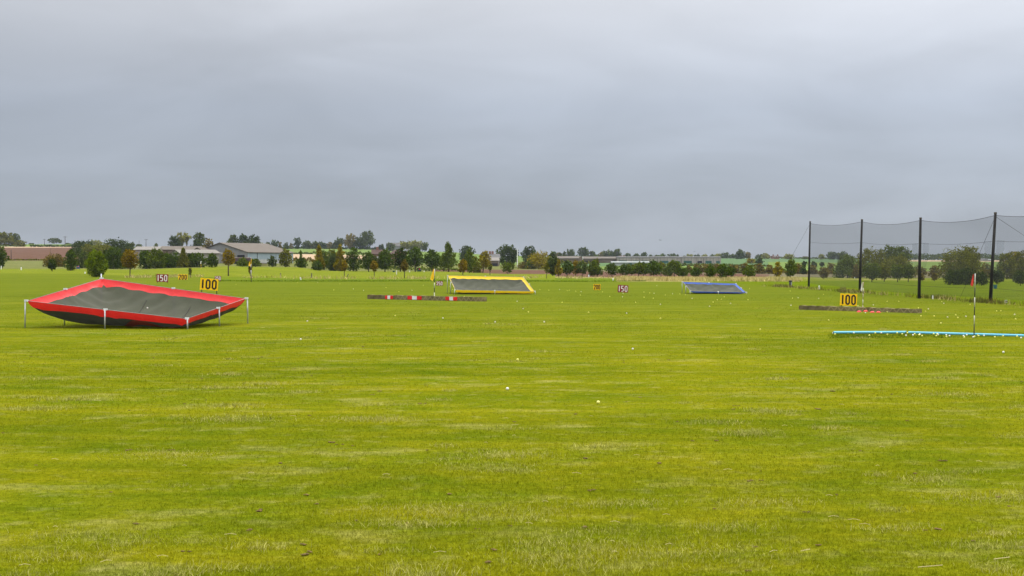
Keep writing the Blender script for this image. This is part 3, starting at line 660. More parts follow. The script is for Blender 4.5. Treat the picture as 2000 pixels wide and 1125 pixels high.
for px, ty, w, D, lb in [(1571,511,12,640,'small round field tree left of the first net pole'),(1589,511,15,630,'low broad field tree right of the first net pole'),(1605,512,10,650,'tiny round field tree in the left net panel')]:
    T('oak_tree',px,-D,ty,w,'round',.15,'dark',lb,lumps=8)
T('bush',1587,-430,517,18,'dome',0,'brown','brown field bush right of the first net pole','bush')
T('bush',1569,-430,519,13,'dome',0,'dark','dark field bush left of the first net pole','bush')
T('oak_tree',1623,-440,513.5,14,'column',.06,'brown','upright brown bushy tree in the left net panel')
T('oak_tree',1609,546,521.5,19,'round',.14,'brown','small brown-green tree on the fairway in the left net panel')
# --- big willows behind the net
T('willow_tree',1655,-330,497,46,'dome',.0,'mid','left green willow of the great mass behind the second pole',lumps=22)
T('willow_tree',1703,-335,487.5,66,'dome',.08,'olive','broad pale-topped willow right of the second net pole',lumps=28)
T('bush',1672,-318,517,16,'dome',0,'brown','brown shrub at the foot of the second net pole willow','bush')
T('willow_tree',1740,-480,481,40,'round',.1,'mid','tall dark green tree behind the willow mass',lumps=20)
T('willow_tree',1762,-470,481,32,'round',.1,'mid','rounded tall tree left of the third net pole')
T('willow_tree',1752,-330,501,62,'dome',.08,'olive','low spreading willow left of the third net pole',lumps=26)
T('young_tree',1703,551,515,36,'round',.2,'mid','dark small tree with crooked trunk before the broad willow')
T('young_tree',1727,550.5,516,24,'round',.2,'olive','lighter small tree with straight trunk before the broad willow')
T('young_tree',1753,551,517,28,'round',.2,'mid','third small trunked tree, nearest the low spreading willow')
T('young_tree',1774,551,517,24,'round',.2,'mid','small trunked tree just left of the third net pole')
T('bush',1797,-430,520,26,'dome',0,'brown','brown bush behind the third net pole','bush')
T('bush',1826,-400,519,24,'dome',0,'brown','rusty tall bush at the left edge of the right big willow','bush')
T('young_tree',1801,549.5,534,12,'egg',.15,'brown','small rust-coloured tree right of the third net pole')
T('young_tree',1825,549,532,13,'egg',.12,'brown','small dull tree at the left foot of the right big willow')
T('willow_tree',1876,-285,488,80,'dome',.0,'olive','biggest willow with upright shoots behind the red flag',lumps=34,up=1.3)
T('willow_tree',1896,-290,482,34,'column',.0,'olive','tall shooting crown of the biggest willow',up=1.4)
T('pine_tree',1862,556.5,527,34,'egg',.03,'dark','dark low pine at the left foot of the biggest willow')
T('pine_tree',1886,556.5,524,40,'egg',.03,'dark','dark low pine under the middle of the biggest willow')
T('pine_tree',1917,558,531,27,'egg',.1,'dark','dark round pine right behind the red flag')
T('pine_tree',1947,555.5,527,26,'round',.1,'dark','dark round pine right of the fourth net pole')
T('pine_tree',1993,558,529,27,'egg',.16,'dark','dark round pine at the right picture edge')
T('willow_tree',1966,-300,492,38,'dome',.0,'olive','olive willow right of the fourth net pole',up=1.3)
T('willow_tree',1996,-305,491,40,'dome',.0,'olive','olive willow at the right picture edge',up=1.3)
T('willow_tree',1983,-310,490,26,'column',.0,'yellow','yellowish willow between two olive ones at the right',up=1.3)
T('bush',1925,-330,513,26,'dome',0,'brown','brown scrub bush left of the fourth net pole','bush')
hedge('woodland','far blue-grey wood along the skyline beyond the right net panels',[(1765,1500),(1850,1500),(1960,1500)],13,30,'blue',1.3,12,'woodland'); bpy.data.objects['woodland']['kind'] = 'stuff'
hedge('woodland','thin far tree line low on the skyline beyond the net',[(1500,1450),(1600,1450),(1680,1450)],4,20,'blue',1.2,13,'woodland'); bpy.data.objects['woodland.001']['kind'] = 'stuff'
hedge('woodland','low far tree line behind the long sheds',[(1070,1500),(1240,1500),(1460,1500)],5,20,'blue',1.2,14,'woodland'); bpy.data.objects['woodland.002']['kind'] = 'stuff'

# ------------------------------------------------------------------ buildings
ROOFS = dict(tan=mat('tan_sheet_roof', (0.109, 0.091, 0.071), .8, (0.087, 0.071, 0.055), .6), pale=mat('pale_sheet_roof', (0.167, 0.152, 0.131), .7, (0.131, 0.116, 0.098), .5),
             brown=mat('brown_roof', (0.091, 0.069, 0.051), .8, (0.073, 0.055, 0.040), .7), red=mat('red_tile_roof', (0.069, 0.038, 0.029), .8, (0.055, 0.031, 0.024), 1.5),
             white=mat('white_roof', (0.225, 0.240, 0.225), .6, (0.182, 0.196, 0.182), .4), grey=mat('grey_roof', (0.109, 0.106, 0.102), .8, None, .6), cream=mat('cream_roof', (0.182, 0.167, 0.138), .7, (0.152, 0.138, 0.116), .5))
WALLS = dict(grey=mat('grey_cladding', (.20, .20, .205), .7, (.165, .165, .17), .7), blue=mat('pale_blue_cladding', (.27, .33, .365), .6, (.225, .28, .31), .5), stone=mat('pale_block_wall', (.30, .275, .24), .85, (.24, .22, .195), .7),
             brick=mat('red_brick', (.24, .12, .09), .9, (.19, .10, .075), 2), white=mat('white_render', (.42, .42, .40), .8, None, .8), dark=mat('dark_opening', (.02, .02, .025), .8), green=mat('dark_green_door', (.03, .10, .085), .6, None, 1), brown=mat('brown_wall', (.17, .13, .10), .9, None, 1))
def stripes(name):
    m, nt, N, L, p = principled(name); tc = N.new('ShaderNodeTexCoord')
    n = add_noise(N, L, 1.0, 2, .5, tc.outputs['Object'], (1.1, 0, 0)); L.new(mixc(N, L, mrange(N, L, n, .35, .62), (.36, .33, .285), (.22, .19, .175)), p.inputs['Base Color']); p.inputs['Roughness'].default_value = .7; p.inputs['Specular IOR Level'].default_value = .05
    return m
WALLS['striped'] = stripes('striped_panels')
def building(name, label, cat, px, D, rot, Wd, Ln, eave, ridge, wall, roof, side=None, openings=(), over=.35, zoff=0., chim=None):
    """origin = near corner; x runs along the long side (facing y=0), gable wall at x=0"""
    p = at(px, -D); p.z += zoff
    if eave > 100: eave, ridge = top_h(p, eave), top_h(p, ridge)
    r = empty(name, p, label, cat, rz=math.radians(rot))
    mb = MB(); sd = 1 if side else 0
    eave = max(eave, .5); ridge = max(ridge, eave+.3)
    mb.add([(0,0,-1.5),(Ln,0,-1.5),(Ln,0,eave),(0,0,eave)], [(0,1,2,3)], sd)
    mb.add([(0,Wd,-1.5),(Ln,Wd,-1.5),(Ln,Wd,eave),(0,Wd,eave)], [(3,2,1,0)], sd)
    for x, f in ((0, (4,3,2,1,0)), (Ln, (0,1,2,3,4))): mb.add([(x,0,-1.5),(x,Wd,-1.5),(x,Wd,eave),(x,Wd/2,ridge),(x,0,eave)], [f], 0)
    mb.build('wall', [WALLS[wall], WALLS[side or wall]], r)
    o = over; sl = (ridge-eave)/(Wd/2); t = .18
    V = [(-o,-o,eave-o*sl+.04),(-o,Wd/2,ridge+.04),(-o,Wd+o,eave-o*sl+.04)]; V += [(x, y, z+t) for x, y, z in V]; V += [(Ln+o, y, z) for x, y, z in V[:6]]
    MB().add(V, [(0,3,4,1),(1,4,5,2),(6,7,10,9),(7,8,11,10),(3,9,10,4),(4,10,11,5),(0,1,7,6),(1,2,8,7),(0,6,9,3),(2,5,11,8)]).build('roof', ROOFS[roof], r)
    for nm, face, a, b, z0, z1, mk in openings:
        q = MB()
        if face == 'side': q.box(a, b, -.06, .05, z0, z1)
        else: q.box(-.06, .05, a, b, z0, z1)
        q.build(nm, WALLS[mk], r)
    if chim:
        for x in chim: MB().box(x-.45, x+.45, Wd/2-.35, Wd/2+.35, ridge-.3, ridge+1.3).build('chimney', WALLS['brick'], r)
    return r
# main barn: grey gable to the left, pale blue long side to the right
building('barn','big barn with grey gable, tan roof and pale blue long side','barn',484,436,62,21.5,23,493.2,474.5,'grey','tan','blue',
    [('window','gable',9.2,12.0,3.0,3.5,'white'),('doorway','gable',1.2,4.0,1.2,2.7,'dark'),('door','gable',13.2,16.6,-.2,3.0,'grey'),
     ('panel_joint','side',4.55,4.75,0,3.4,'dark'),('panel_joint','side',14.0,14.12,0,3.4,'grey'),('lower_panel','side',.5,22.5,.1,1.35,'white')])
building('farm_shed','pale-roofed low shed at the foot of the grey barn gable','shed',352,405,30,9,11.5,495,488.3,'stone','pale',openings=[('gutter','side',.2,11.3,1.9,2.05,'white')])
building('farm_shed','brown-roofed shed behind the pale low shed, with sloping gable','shed',318,470,14,10,12.5,488.3,481.5,'brown','tan')
building('farm_shed','small gabled shed tucked left of the grey barn','shed',396,440,40,6,6,489.5,484.3,'stone','tan')
building('farm_shed','long pale roof left among the farm buildings','shed',262,500,2,11,8.4,488.5,482.2,'stone','pale')
building('house','red-roofed brick house half hidden by the row of pines','house',727,560,5,6,5.6,496.2,488.3,'brick','red',openings=[('window','side',1.8,2.6,.9,2.0,'white')],chim=[2.0])
building('house','red brick house end with white window between two pines','house',760,560,-62,5,6,496,489,'brick','red',openings=[('window','side',1.3,2.3,.9,2.0,'white')])
building('hill_house','grey-roofed house on the hilltop behind small dark tree','house',757,1180,12,9,10.5,481,474.5,'grey','grey',openings=[('window','side',3,4.6,.6,1.8,'dark')])
T('oak_tree',763,-1140,475,17,'round',.03,'far','rounded tree in front of the grey-roofed hilltop house')
for px, ty, w, lb in [(787,472,20,'left poplar of the pale hilltop group'),(801,471.5,22,'second poplar of the pale hilltop group, with a gap below'),(815,471.5,24,'widest poplar of the pale hilltop group'),(830,473,15,'rightmost separate poplar of the pale hilltop group')]:
    T('poplar_tree',px,-1190,ty,w,'round',.18,'grey' if px != 830 else 'far',lb)
building('cottage','small white cottage under the pale hilltop poplars','cottage',791,1100,3,5,4.2,489.6,487.6,'white','grey',openings=[('window','side',2,3,.6,1.5,'dark')])
building('farmhouse','grey-roofed farmhouse with white gable and tall chimneys','farmhouse',951,600,4,8,5.4,504,496.5,'brown','grey',openings=[('window','side',3.6,4.4,.8,2.0,'white'),('white_panel','side',4.45,5.1,.2,3.6,'white')],chim=[1.5,2.6])
building('barn','low pale-roofed open barn before the farmhouse','barn',949,560,2,7,5.0,509.5,503.8,'brown','pale',openings=[('doorway','side',.4,4.6,0,1.2,'dark')])
# greenhouses and long sheds
building('long_shed','brown-grey roofed long shed above the grey-green pines','shed',1088,760,0,12,12.5,505,501,'brown','tan',openings=[('doorway','side',2,5,0,1.3,'dark')])
building('long_shed','second brown-roofed long shed right of the brick tower','shed',1139,765,0,12,9.0,505.5,501.6,'brown','tan',openings=[('doorway','side',0.6,5.5,.2,1.2,'dark')])
building('long_shed','tan-roofed shed end joining the striped long sheds','shed',1172,770,0,12,8.9,505.3,501.8,'brown','tan',openings=[('doorway','side',6.8,8.4,0,1.4,'dark')])
def tower():
    p = at(1134, -750); r = empty('brick_tower', p, 'short square brick tower with white pipe among the brown sheds', 'tower')
    mb = MB(); mb.box(-.75, .75, -.75, .75, -.5, top_h(p, 501.5)); mb.build('shaft', WALLS['brown'], r)
    MB().tube([(1.1, -.3, 0), (1.1, -.3, top_h(p, 501))], .16, 8).build('pipe', WHITE, r)
tower()
xs = [1205, 1250, 1285, 1332, 1375]; ends = [1249, 1284, 1331, 1374, 1408]
lbs = ['cream shed at the left of the striped shed range','striped shed with one green door, above the broad round pine','longest striped shed in the middle of the range','striped shed with wide dark doorways, right of the middle','last striped shed at the right end of the range']
for i, (a, b) in enumerate(zip(xs, ends)):
    D = 770; Ln = (b-a)/FPX*D
    p = at(a, -D); ev = top_h(p, 503.2)
    building('striped_shed', lbs[i], 'shed', a, D, 0, 10, Ln, ev, ev+.45, 'striped', 'grey', openings=[('doorway','side',Ln*.08,Ln*.45,0,ev*.45,'green'),('doorway','side',Ln*.72,Ln*.93,0,ev*.42,'dark' if i == 3 else 'green')], over=.2)
building('polytunnel_shed','long low white-roofed shed above the row of round pines','shed',1195,660,0,6,18.0,513.2,511.2,'white','white',openings=[('doorway','side',8,9.4,0,1.2,'green')],zoff=-.1)
building('house','small red-roofed house above the sheds','house',1211,1240,0,6,4.2,502,499.6,'brick','red',openings=[('window','side',1.5,2.4,.8,1.6,'white')])
building('house','left brick house of the distant pair on the skyline','house',1503,1280,6,7,4.0,503,500.5,'white','red',openings=[('window','side',1.5,2.4,.8,1.8,'dark')],chim=[.8])
building('house','larger brick house of the distant pair with two chimneys','house',1510,1230,3,7,5.4,502.3,499.8,'brick','red',openings=[('window','side',1.2,2.0,1.2,2.4,'white'),('window','side',3.6,4.4,1.2,2.4,'white')],chim=[.8,4.8])
building('house','tiny red-roofed house left of the first net pole','house',1570,1290,0,6,3.6,503,501,'brick','red',openings=[('window','side',1.5,2.3,.6,1.4,'white')])
building('white_cottage','small white house seen between willows in the right net panel','house',1917,1150,-4,5,4.6,507.3,505.3,'white','grey',openings=[('window','side',1.5,2.3,.4,1.0,'dark')])
building('white_cottage','tiny white house right beside the fourth net pole','house',1929,1160,-4,5,3.2,508,506.5,'white','white',openings=[('window','side',1.2,1.9,.4,.9,'dark')])

# ------------------------------------------------------------------ utility poles, masts
def utility_pole(px, D, ty, label, arm=True, r=.16):
    p = at(px, -D); h = top_h(p, ty); o = empty('utility_pole', p, label, 'pole', 'utility poles on the left hill')
    MB().tube([(0, 0, -.3), (0, 0, h)], [r*1.15, r*.85], 8).build('pole', DARKBARK, o, True)
    if arm:
        MB().box(-1.3, 1.3, -.09, .09, h-.55, h-.37).build('crossarm', DARKBARK, o)
        for x in (-1.15, 0, 1.15): MB().tube([(x, 0, h-.37), (x, 0, h-.02)], .07, 6).build('insulator', STEEL, o)
    return o
utility_pole(52.5, 1300, 471.5, 'shortest utility pole with crossarm, far left on the hill', r=.2)
utility_pole(87, 1200, 466.5, 'utility pole left of the lone flat-topped oak', r=.2)
utility_pole(127.5, 960, 461.5, 'tallest utility pole, right of the lone flat-topped oak', r=.22)
utility_pole(285.5, 1050, 467, 'utility pole with crossarm above the farm roofs', r=.2)
utility_pole(272, 1080, 470, 'faint slim pole left of the pole above the farm roofs', False, .12)
utility_pole(22, 455, 487.5, 'plain dark post at the lower edge of the ploughed field', False, .12)
utility_pole(99.5, 560, 483, 'thin pale post standing in the ploughed field', False, .06)
p = at(1010.5, -560); o = empty('mast', p, 'slim white mast right of the massive dark oak', 'mast')
MB().tube([(0, 0, 0), (0, 0, top_h(p, 486))], [.16, .12], 8).build('pole', WHITE, o); MB().box(-.5, -.1, -.15, .15, top_h(p, 488), top_h(p, 486.3)).build('lamp_head', STEEL, o)
# timber fence beside the barn
p = at(509, -330); o = empty('picket_fence', p, 'short weathered wooden fence between shrubs before the blue barn', 'fence')
for i in range(7):
    MB().box(i*.24-.05, i*.24+.05, -.03, .03, 0, .75).build('picket', WOOD, o)
for z in (.2, .58): MB().box(-.1, 1.6, .035, .07, z-.04, z+.04).build('rail', WOOD, o)
# farm trailer below the barn gable
p = at(453, -395); o = empty('farm_trailer', p, 'dark purplish farm trailer parked under the barn gable', 'trailer')
MB().box(0, 5.0, 0, 2.2, .7, 1.75).build('body', mat('purple_grey_paint', (.10, .06, .075), .6), o); MB().box(-.05, 5.05, -.06, 2.26, 1.75, 1.9).build('rim', mat('pink_grey_rail', (.45, .33, .32), .7), o)
for x in (1.0, 3.9): MB().tube([(x, -.1, .42), (x, .15, .42)], .42, 14).build('wheel', BLACK, o)

# ------------------------------------------------------------------ catching nets
RED = clothmat('red_fabric', (.70, .020, .020), .17, (.60, .016, .016)); YEL = clothmat('yellow_fabric', (.84, .58, .008), .16, (.76, .50, .008)); BLU = clothmat('blue_fabric', (.045, .12, .52), .15, (.035, .09, .42))
RING = meshmat('red_ring_print', (.40, .06, .06), .9); RAILM = mat('dull_rail', (.36, .34, .33), .6, None, 8)
def net_tray(corners, label, fabric, depth=.95, front=1.0, side=.72, back=.72, drop=.10, nseg=64, seed=1, ring=True, flapw=.42, spike=False):
    """corners: rim points front-left, front-right, back-right, back-left"""
    c = [Vector(q) for q in corners]; o0 = sum(c, Vector())/4; o0.z = gz(o0.x, o0.y)
    root = empty('target_net', o0, label, 'target net', 'sloping golf target nets on legs')
    Q = [q-o0 for q in c]
    g = lambda X, Y: gz(X+o0.x, Y+o0.y)-o0.z
    r = np.random.default_rng(seed)
    U, Vv = np.meshgrid(np.linspace(0, 1, nseg+1), np.linspace(0, 1, nseg+1))
    A = [np.array(q) for q in Q]
    def rim(u, v):
        u = np.asarray(u)[..., None]; v = np.asarray(v)[..., None]
        return A[0]*(1-u)*(1-v)+A[1]*u*(1-v)+A[2]*u*v+A[3]*(1-u)*v
    lu = ((Q[1]-Q[0]).length+(Q[2]-Q[3]).length)/2; lv = ((Q[3]-Q[0]).length+(Q[2]-Q[1]).length)/2
    def surf(u, v, lift=0.0):
        """hanging cloth below the rim plane, resting on the turf where it reaches it"""
        P = rim(u, v); e = [u*lu, (1-u)*lu, v*lv, (1-v)*lv]; d = np.minimum(np.minimum(e[0], e[1]), np.minimum(e[2], e[3]))
        # the cloth is tied at corners and mid rails, and sags more in between
        s = depth*(1-np.exp(-np.clip(d-.015, 0, 9)/.85)) + drop*(1-np.exp(-d/.035))
        fold = .03*np.sin(9*(u*lu-v*lv))*np.exp(-((u)**2+(1-v)**2)*lu*.5) + .02*np.sin(7*(u*lu+v*lv)+1)*np.exp(-((1-u)**2+(1-v)**2)*8) + .012*np.sin(5*u*lu+2*np.sin(3*v*lv))*np.clip(d, 0, 1)
        for n_, (a_, b_) in enumerate(((0, 0), (1, 0), (0, 1), (1, 1), (.5, 0), (.5, 1), (0, .5), (1, .5))):
            dx, dy = (u-a_)*lu, (v-b_)*lv; rr_ = np.hypot(dx, dy)           # creases fan out from each tie
            fold = fold + (.055 if n_ == 2 else .03)*np.sin(np.arctan2(dy, dx)*(11 if n_ < 4 else 7)+n_*1.3+seed)*np.exp(-rr_/(1.0 if n_ == 2 else .7))*np.clip(rr_/.25, 0, 1)
        z = P[..., 2]-s+fold*np.clip(d/.15, 0, 1)
        zmin = .03; z = zmin + np.logaddexp(0, (z-zmin)/.05)*.05
        z = np.minimum(z, P[..., 2]-.0)
        P = P.copy(); P[..., 2] = z+lift
        return P, d
    # grid lines run along the seam of the border band
    def axis(e0, e1): return np.concatenate([np.linspace(0, e0, 9), np.linspace(e0, 1-e1, nseg-14)[1:-1], np.linspace(1-e1, 1, 9)])
    eu, ev0, ev1 = flapw*side/lu, flapw*front/lv, flapw*back/lv
    U0, V0 = np.meshgrid(axis(eu, eu), axis(ev0, ev1)); nseg = U0.shape[0]-1
    warp = lambda t, e, k: 1+k*np.exp(-t/(2.2*e))       # the band hangs lower where it is tied to a leg
    pin = lambda t, l: .16*np.exp(-((t-.5)*l)**2/.05)+.10*np.exp(-(t*l)**2/.3)+.10*np.exp(-((1-t)*l)**2/.3)
    U = np.where(U0 < .5, U0*warp(U0, eu, pin(V0, lv)+.05*np.sin(V0*13+seed)), 1-(1-U0)*warp(1-U0, eu, pin(V0, lv)+.05*np.sin(V0*11+2*seed)))
    Vv = np.where(V0 < .5, V0*warp(V0, ev0, pin(U0, lu)+.05*np.sin(U0*12+seed)), 1-(1-V0)*warp(1-V0, ev1, pin(U0, lu)+.05*np.sin(U0*14+3*seed)))
    U = np.clip(U, 0, 1); Vv = np.clip(Vv, 0, 1)
    P, d = surf(U, Vv)
    n = nseg+1; idx = lambda i, j: i*n+j
    PV = P.reshape(-1, 3); fl = {k: [] for k in range(4)}; net = []
    for i in range(nseg):
        for j in range(nseg):
            f = (idx(i, j), idx(i, j+1), idx(i+1, j+1), idx(i+1, j))
            um, vm = (U0[i, j]+U0[i, j+1])/2, (V0[i, j]+V0[i+1, j])/2; e = [vm/ev0, (1-um)/eu, (1-vm)/ev1, um/eu]; k = int(np.argmin(e))
            (fl[k] if e[k] < 1 else net).append(f)
    def sub(name, fs, m, parent, off=0):
        fs = np.array(fs); u, inv = np.unique(fs, return_inverse=True); V = PV[u].copy(); V[:, 2] += off
        return mesh_obj(name, V, inv.reshape(fs.shape), m, parent, True)
    nt = sub('net', net, NETM, root)
    for k in range(4): sub('fabric_border', fl[k], fabric, root)
    # seams sewn into the net
    for s in range(2):
        mb = MB(); t = np.linspace(.10, .90, 24); uu = np.full_like(t, .36 if s == 0 else .66)
        pp, _ = surf(uu, t, .012); mb.tube([tuple(q) for q in pp], .007, 5); mb.build('seam', BLACK, nt)
    if ring:
        V = []; m_ = 40
        for rad in (.60, .80):
            a = np.linspace(0, 2*np.pi, m_, endpoint=False); pp, _ = surf(.70+np.cos(a)*rad/lu, .225+np.sin(a)*rad/lv, -.02); V += [tuple(q) for q in pp]
        mesh_obj('target_ring', V, [(k, (k+1) % m_, m_+(k+1) % m_, m_+k) for k in range(m_)], RING, nt, True)
    # rails, legs and caps
    for a, b in ((0, 1), (1, 2), (2, 3), (3, 0)):
        MB().tube([Q[a]+Vector((0, 0, .007)), (Q[a]+Q[b])/2+Vector((0, 0, .005)), Q[b]+Vector((0, 0, .007))], .006, 8).build('rail', RAILM, root, True)
    pts = Q + [(Q[0]+Q[1])/2, (Q[1]+Q[2])/2, (Q[2]+Q[3])/2, (Q[3]+Q[0])/2]
    for i, q in enumerate(pts):
        out = Vector((q.x, q.y, 0)).normalized()*.055
        x, y = q.x+out.x, q.y+out.y; top = q.z + (.16 if (spike and i == 3) else .03)
        lg = MB().tube([(x*1.004, y*1.004, g(x, y)-.02), (x, y, top)], .021, 10).build('leg', STEEL, root, True)
        MB().box(-.05, .05, -.04, .04, -.025, .028).build('joint_cap', CAPM, lg).location = (q.x+out.x*.5, q.y+out.y*.5, q.z+.012)
    return root
def rp(px, yb, yt):                                     # rim point above ground row yb at rim row yt
    D = FPX*HC/(yb-HY); return (shade(px)*D, D, HC-(yt-HY)*D/FPX)
def rd(px, D, yt): return (shade(px)*D, D, HC-(yt-HY)*D/FPX)
net_tray([rp(53, 640, 588), rp(364, 643, 623), rp(479.5, 632, 583.5), rd(199, 45.65, 544.5)], 'big red-bordered sloping golf net on metal legs at the left', RED, seed=1, spike=True, flapw=.15, depth=.90)
net_tray([rd(889, 91, 566.3), rd(1044, 90.3, 569.2), rd(1022, 95.2, 541.3), rd(875, 96.2, 538.4)], 'yellow-bordered sloping golf net in the middle of the field', YEL, seed=2, depth=.72, flapw=.15, drop=.09)
net_tray([rd(1349, 92, 568.8), rd(1457, 91.2, 571.2), rd(1437, 95.2, 554), rd(1333.6, 96, 550.8)], 'blue-bordered sloping golf net, smallest and farthest right', BLU, seed=3, depth=.5, flapw=.10, drop=.06)

# ------------------------------------------------------------------ distance signs
YBOARD = mat('yellow_board', (.92, .56, .008), .6, (.86, .50, .008), 3); RBOARD = mat('dark_red_board', (.23, .014, .022), .6, (.17, .01, .016), 4)  # yellow raised to make up for shade on camera-facing boards
INK = mat('worn_black_ink', (.016, .014, .013), .7, (.03, .025, .02), 6); CHALK = mat('white_lettering', (.82, .80, .78), .6, (.68, .64, .62), 6)
GL = {'1': ([(.30, 0), (.30, 1)], False), '0': ([(.13, .16), (.28, .02), (.42, .02), (.57, .16), (.57, .84), (.42, .98), (.28, .98), (.13, .84)], True),
      '5': ([(.56, .97), (.15, .97), (.12, .55), (.42, .57), (.56, .44), (.56, .16), (.42, .03), (.10, .03)], False),
      '2': ([(.12, .74), (.14, .90), (.28, .98), (.44, .98), (.57, .86), (.57, .64), (.13, .03), (.62, .03)], False)}
def ribbon(pts, closed, t, mb, ox, oy, sx, sy, slant=0):
    P = [Vector((x*sx, y*sy)) for x, y in pts]; n = len(P); L_ = []; R_ = []
    for i in range(n):
        a = P[i-1] if (closed or i > 0) else None; b = P[(i+1) % n] if (closed or i < n-1) else None
        d1 = (P[i]-a).normalized() if a is not None else None; d2 = (b-P[i]).normalized() if b is not None else None
        d = (d1+d2).normalized() if d1 is not None and d2 is not None else (d1 or d2)
        nrm = Vector((-d.y, d.x)); k = 1/max(.55, nrm.dot(Vector((-d2.y, d2.x)) if d2 is not None else nrm))
        L_.append(P[i]+nrm*t/2*k); R_.append(P[i]-nrm*t/2*k)
    V = []; 
    for q in L_+R_: V.append((ox+q.x+slant*q.y, -.018, oy+q.y))
    V += [(x, -.0105, z) for x, y, z in V]
    Fs = []; N2 = 2*n
    for i in range(n if closed else n-1):
        j = (i+1) % n; Fs += [(i, n+i, n+j, j), (i, j, N2+j, N2+i), (n+i, N2+n+i, N2+n+j, n+j)]
    if not closed: Fs += [(0, N2, N2+n, n), (n-1, 2*n-1, N2+2*n-1, N2+n-1)]
    mb.add(V, Fs)
def sign(px, D, w_px, y0, y1, text, board, ink, label, roll=2., rz=0., thick=.17, slant=-.02, second=None):
    p = at(px, -D); w = w_px*D/FPX; z1 = HC-(y0-HY)*D/FPX-p.z; z0 = HC-(y1-HY)*D/FPX-p.z; h = z1-z0
    r = empty('distance_sign', p, label, 'sign', 'yardage signs on the driving range', math.radians(rz))
    bb = empty('board', (0, 0, (z0+z1)/2), None, None); bb.parent = r   # replaced by mesh below
    bpy.data.objects.remove(bb)
    n = 8; V = []; Fs = []
    for i in range(n+1):
        for j, z in enumerate((-h/2, h/2)):
            x = -w/2+w*i/n; y = .012*math.sin(i*.9+D)*w; V += [(x, -.01+y*0, z+ .006*math.sin(i*1.7+j*2+D)), (x, .012, z+.006*math.sin(i*1.7+j*2+D))]
    for i in range(n):
        a = i*4; b = a+4; Fs += [(a, b, b+2, a+2), (a+1, a+3, b+3, b+1), (a, a+1, b+1, b), (a+2, b+2, b+3, a+3)]
    Fs += [(0, 2, 3, 1), (n*4, n*4+1, n*4+3, n*4+2)]
    bd = mesh_obj('board', V, Fs, board, r); bd.location = (0, 0, (z0+z1)/2); bd.rotation_euler = (0, math.radians(roll), 0)
    mb = MB(); ch = h*.76; k = len(text); cw = w*.94/ (k if '1' not in text else k-.28); x = -w*.47
    for cc in text:
        pts, cl = GL[cc]; adv = cw*(.72 if cc == '1' else 1.0)
        if cc == '1': ribbon(pts, cl, thick*cw*1.6, mb, x+adv*.5-.30*cw, -ch/2, cw, ch, slant)
        else: ribbon(pts, cl, thick*cw*1.5, mb, x+adv*.5-.35*cw*1.25, -ch/2, cw*1.25, ch, slant)
        x += adv
    mb.build('number', ink, bd)
    for sx in (-1, 1): MB().box(sx*w*.42-.02, sx*w*.42+.02, .02, .06, -.1, z1-h*.1 if roll < 1 else z1-h*.12).build('post', BLACK, r)
    return r
sign(408.3, 80, 35, 544, 566.5, '100', YBOARD, INK, 'large yellow 100 sign just behind the red net', 4.5)
sign(317, 150, 23, 535.6, 550.6, '150', RBOARD, CHALK, 'dark red 150 sign at the left, behind the red net', 2., thick=.145)
sign(357, 178, 18, 535.5, 547, '200', YBOARD, INK, 'yellow 200 sign between the left 150 sign and the thin sapling', 1., thick=.20)
sign(425.5, 168, 12.5, 539, 548, '250', RBOARD, CHALK, 'small 250 sign half hidden behind the large yellow 100', 1.)
sign(858.5, 133, 13, 549.4, 557.6, '250', RBOARD, CHALK, 'small dark red 250 sign right of the near yellow flag', .5)
sign(1166, 107, 14, 555, 566.3, '200', YBOARD, INK, 'yellow 200 sign in the middle of the right field', .5, thick=.21)
sign(1216.8, 97, 20.5, 557, 571, '150', RBOARD, CHALK, 'dark red 150 sign in the middle of the right field', 3., thick=.14)
sign(1657.5, 62, 33, 573.8, 597, '100', YBOARD, INK, 'yellow 100 sign behind the right timber wall', 2.5)

# ------------------------------------------------------------------ flags
def bands(mb, h, r, cuts, first, lean=(0, 0)):
    zs = [0] + cuts + [h]; c = first
    for a, b in zip(zs[:-1], zs[1:]):
        mb.tube([(lean[0]*a/h, lean[1]*a/h, a-(.05 if a == 0 else 0)), (lean[0]*b/h, lean[1]*b/h, b)], r, 8, c); c = 1-c
def limp_flag(name, root, z, drop, wd, m, seed, side=-1, tip=.25):
    r = np.random.default_rng(seed); nu, nv = 14, 18; V = []
    for j in range(nv+1):
        t = j/nv; wl = wd*(.18+.82*t**1.1) if t < .8 else wd*(1-.9*(t-.8)/.2*(1-tip))
        for i in range(nu+1):
            s = i/nu; V.append((side*s*wl*(.92) + .02*wd*math.sin(9*s+4*t), .16*wd*math.sin(s*8+t*3+seed)*s**.5, z-drop*(t*(.70+.30*s)+.02*s)))
    n = nu+1; mesh_obj(name, V, [(j*n+i, j*n+i+1, (j+1)*n+i+1, (j+1)*n+i) for j in range(nv) for i in range(nu)], m, root, True)
def flagstick(px, yb, ytop, cols, fl0, fl1, wpx, m, label, r, first=0, ncut=5, topx=None, seed=1, D=None):
    p = at(px, -D if D else yb); h = top_h(p, ytop); k = p.y/FPX
    o = empty('flagstick', p, label, 'flag', 'golf flagsticks'); ln = ((topx-px)*k if topx else 0, 0)
    mb = MB(); bands(mb, h, r, [h*c for c in ncut], first, ln); mb.build('pole', cols, o, True)
    limp_flag('flag', o, h-(fl0-ytop)*k, (fl1-fl0)*k, wpx*k, m, seed)
    ch = o.children[-1]; ch.location = (ln[0]*.95, 0, 0)
FRED = clothmat('red_flag_cloth', (.62, .045, .035), .3); FYEL = clothmat('yellow_flag_cloth', (.85, .52, .012), .3); FWHT = clothmat('white_flag_cloth', (.72, .68, .62), .3)
OLDWHITE = mat('worn_white_band', (.62, .60, .54), .6, (.42, .40, .34), 8)
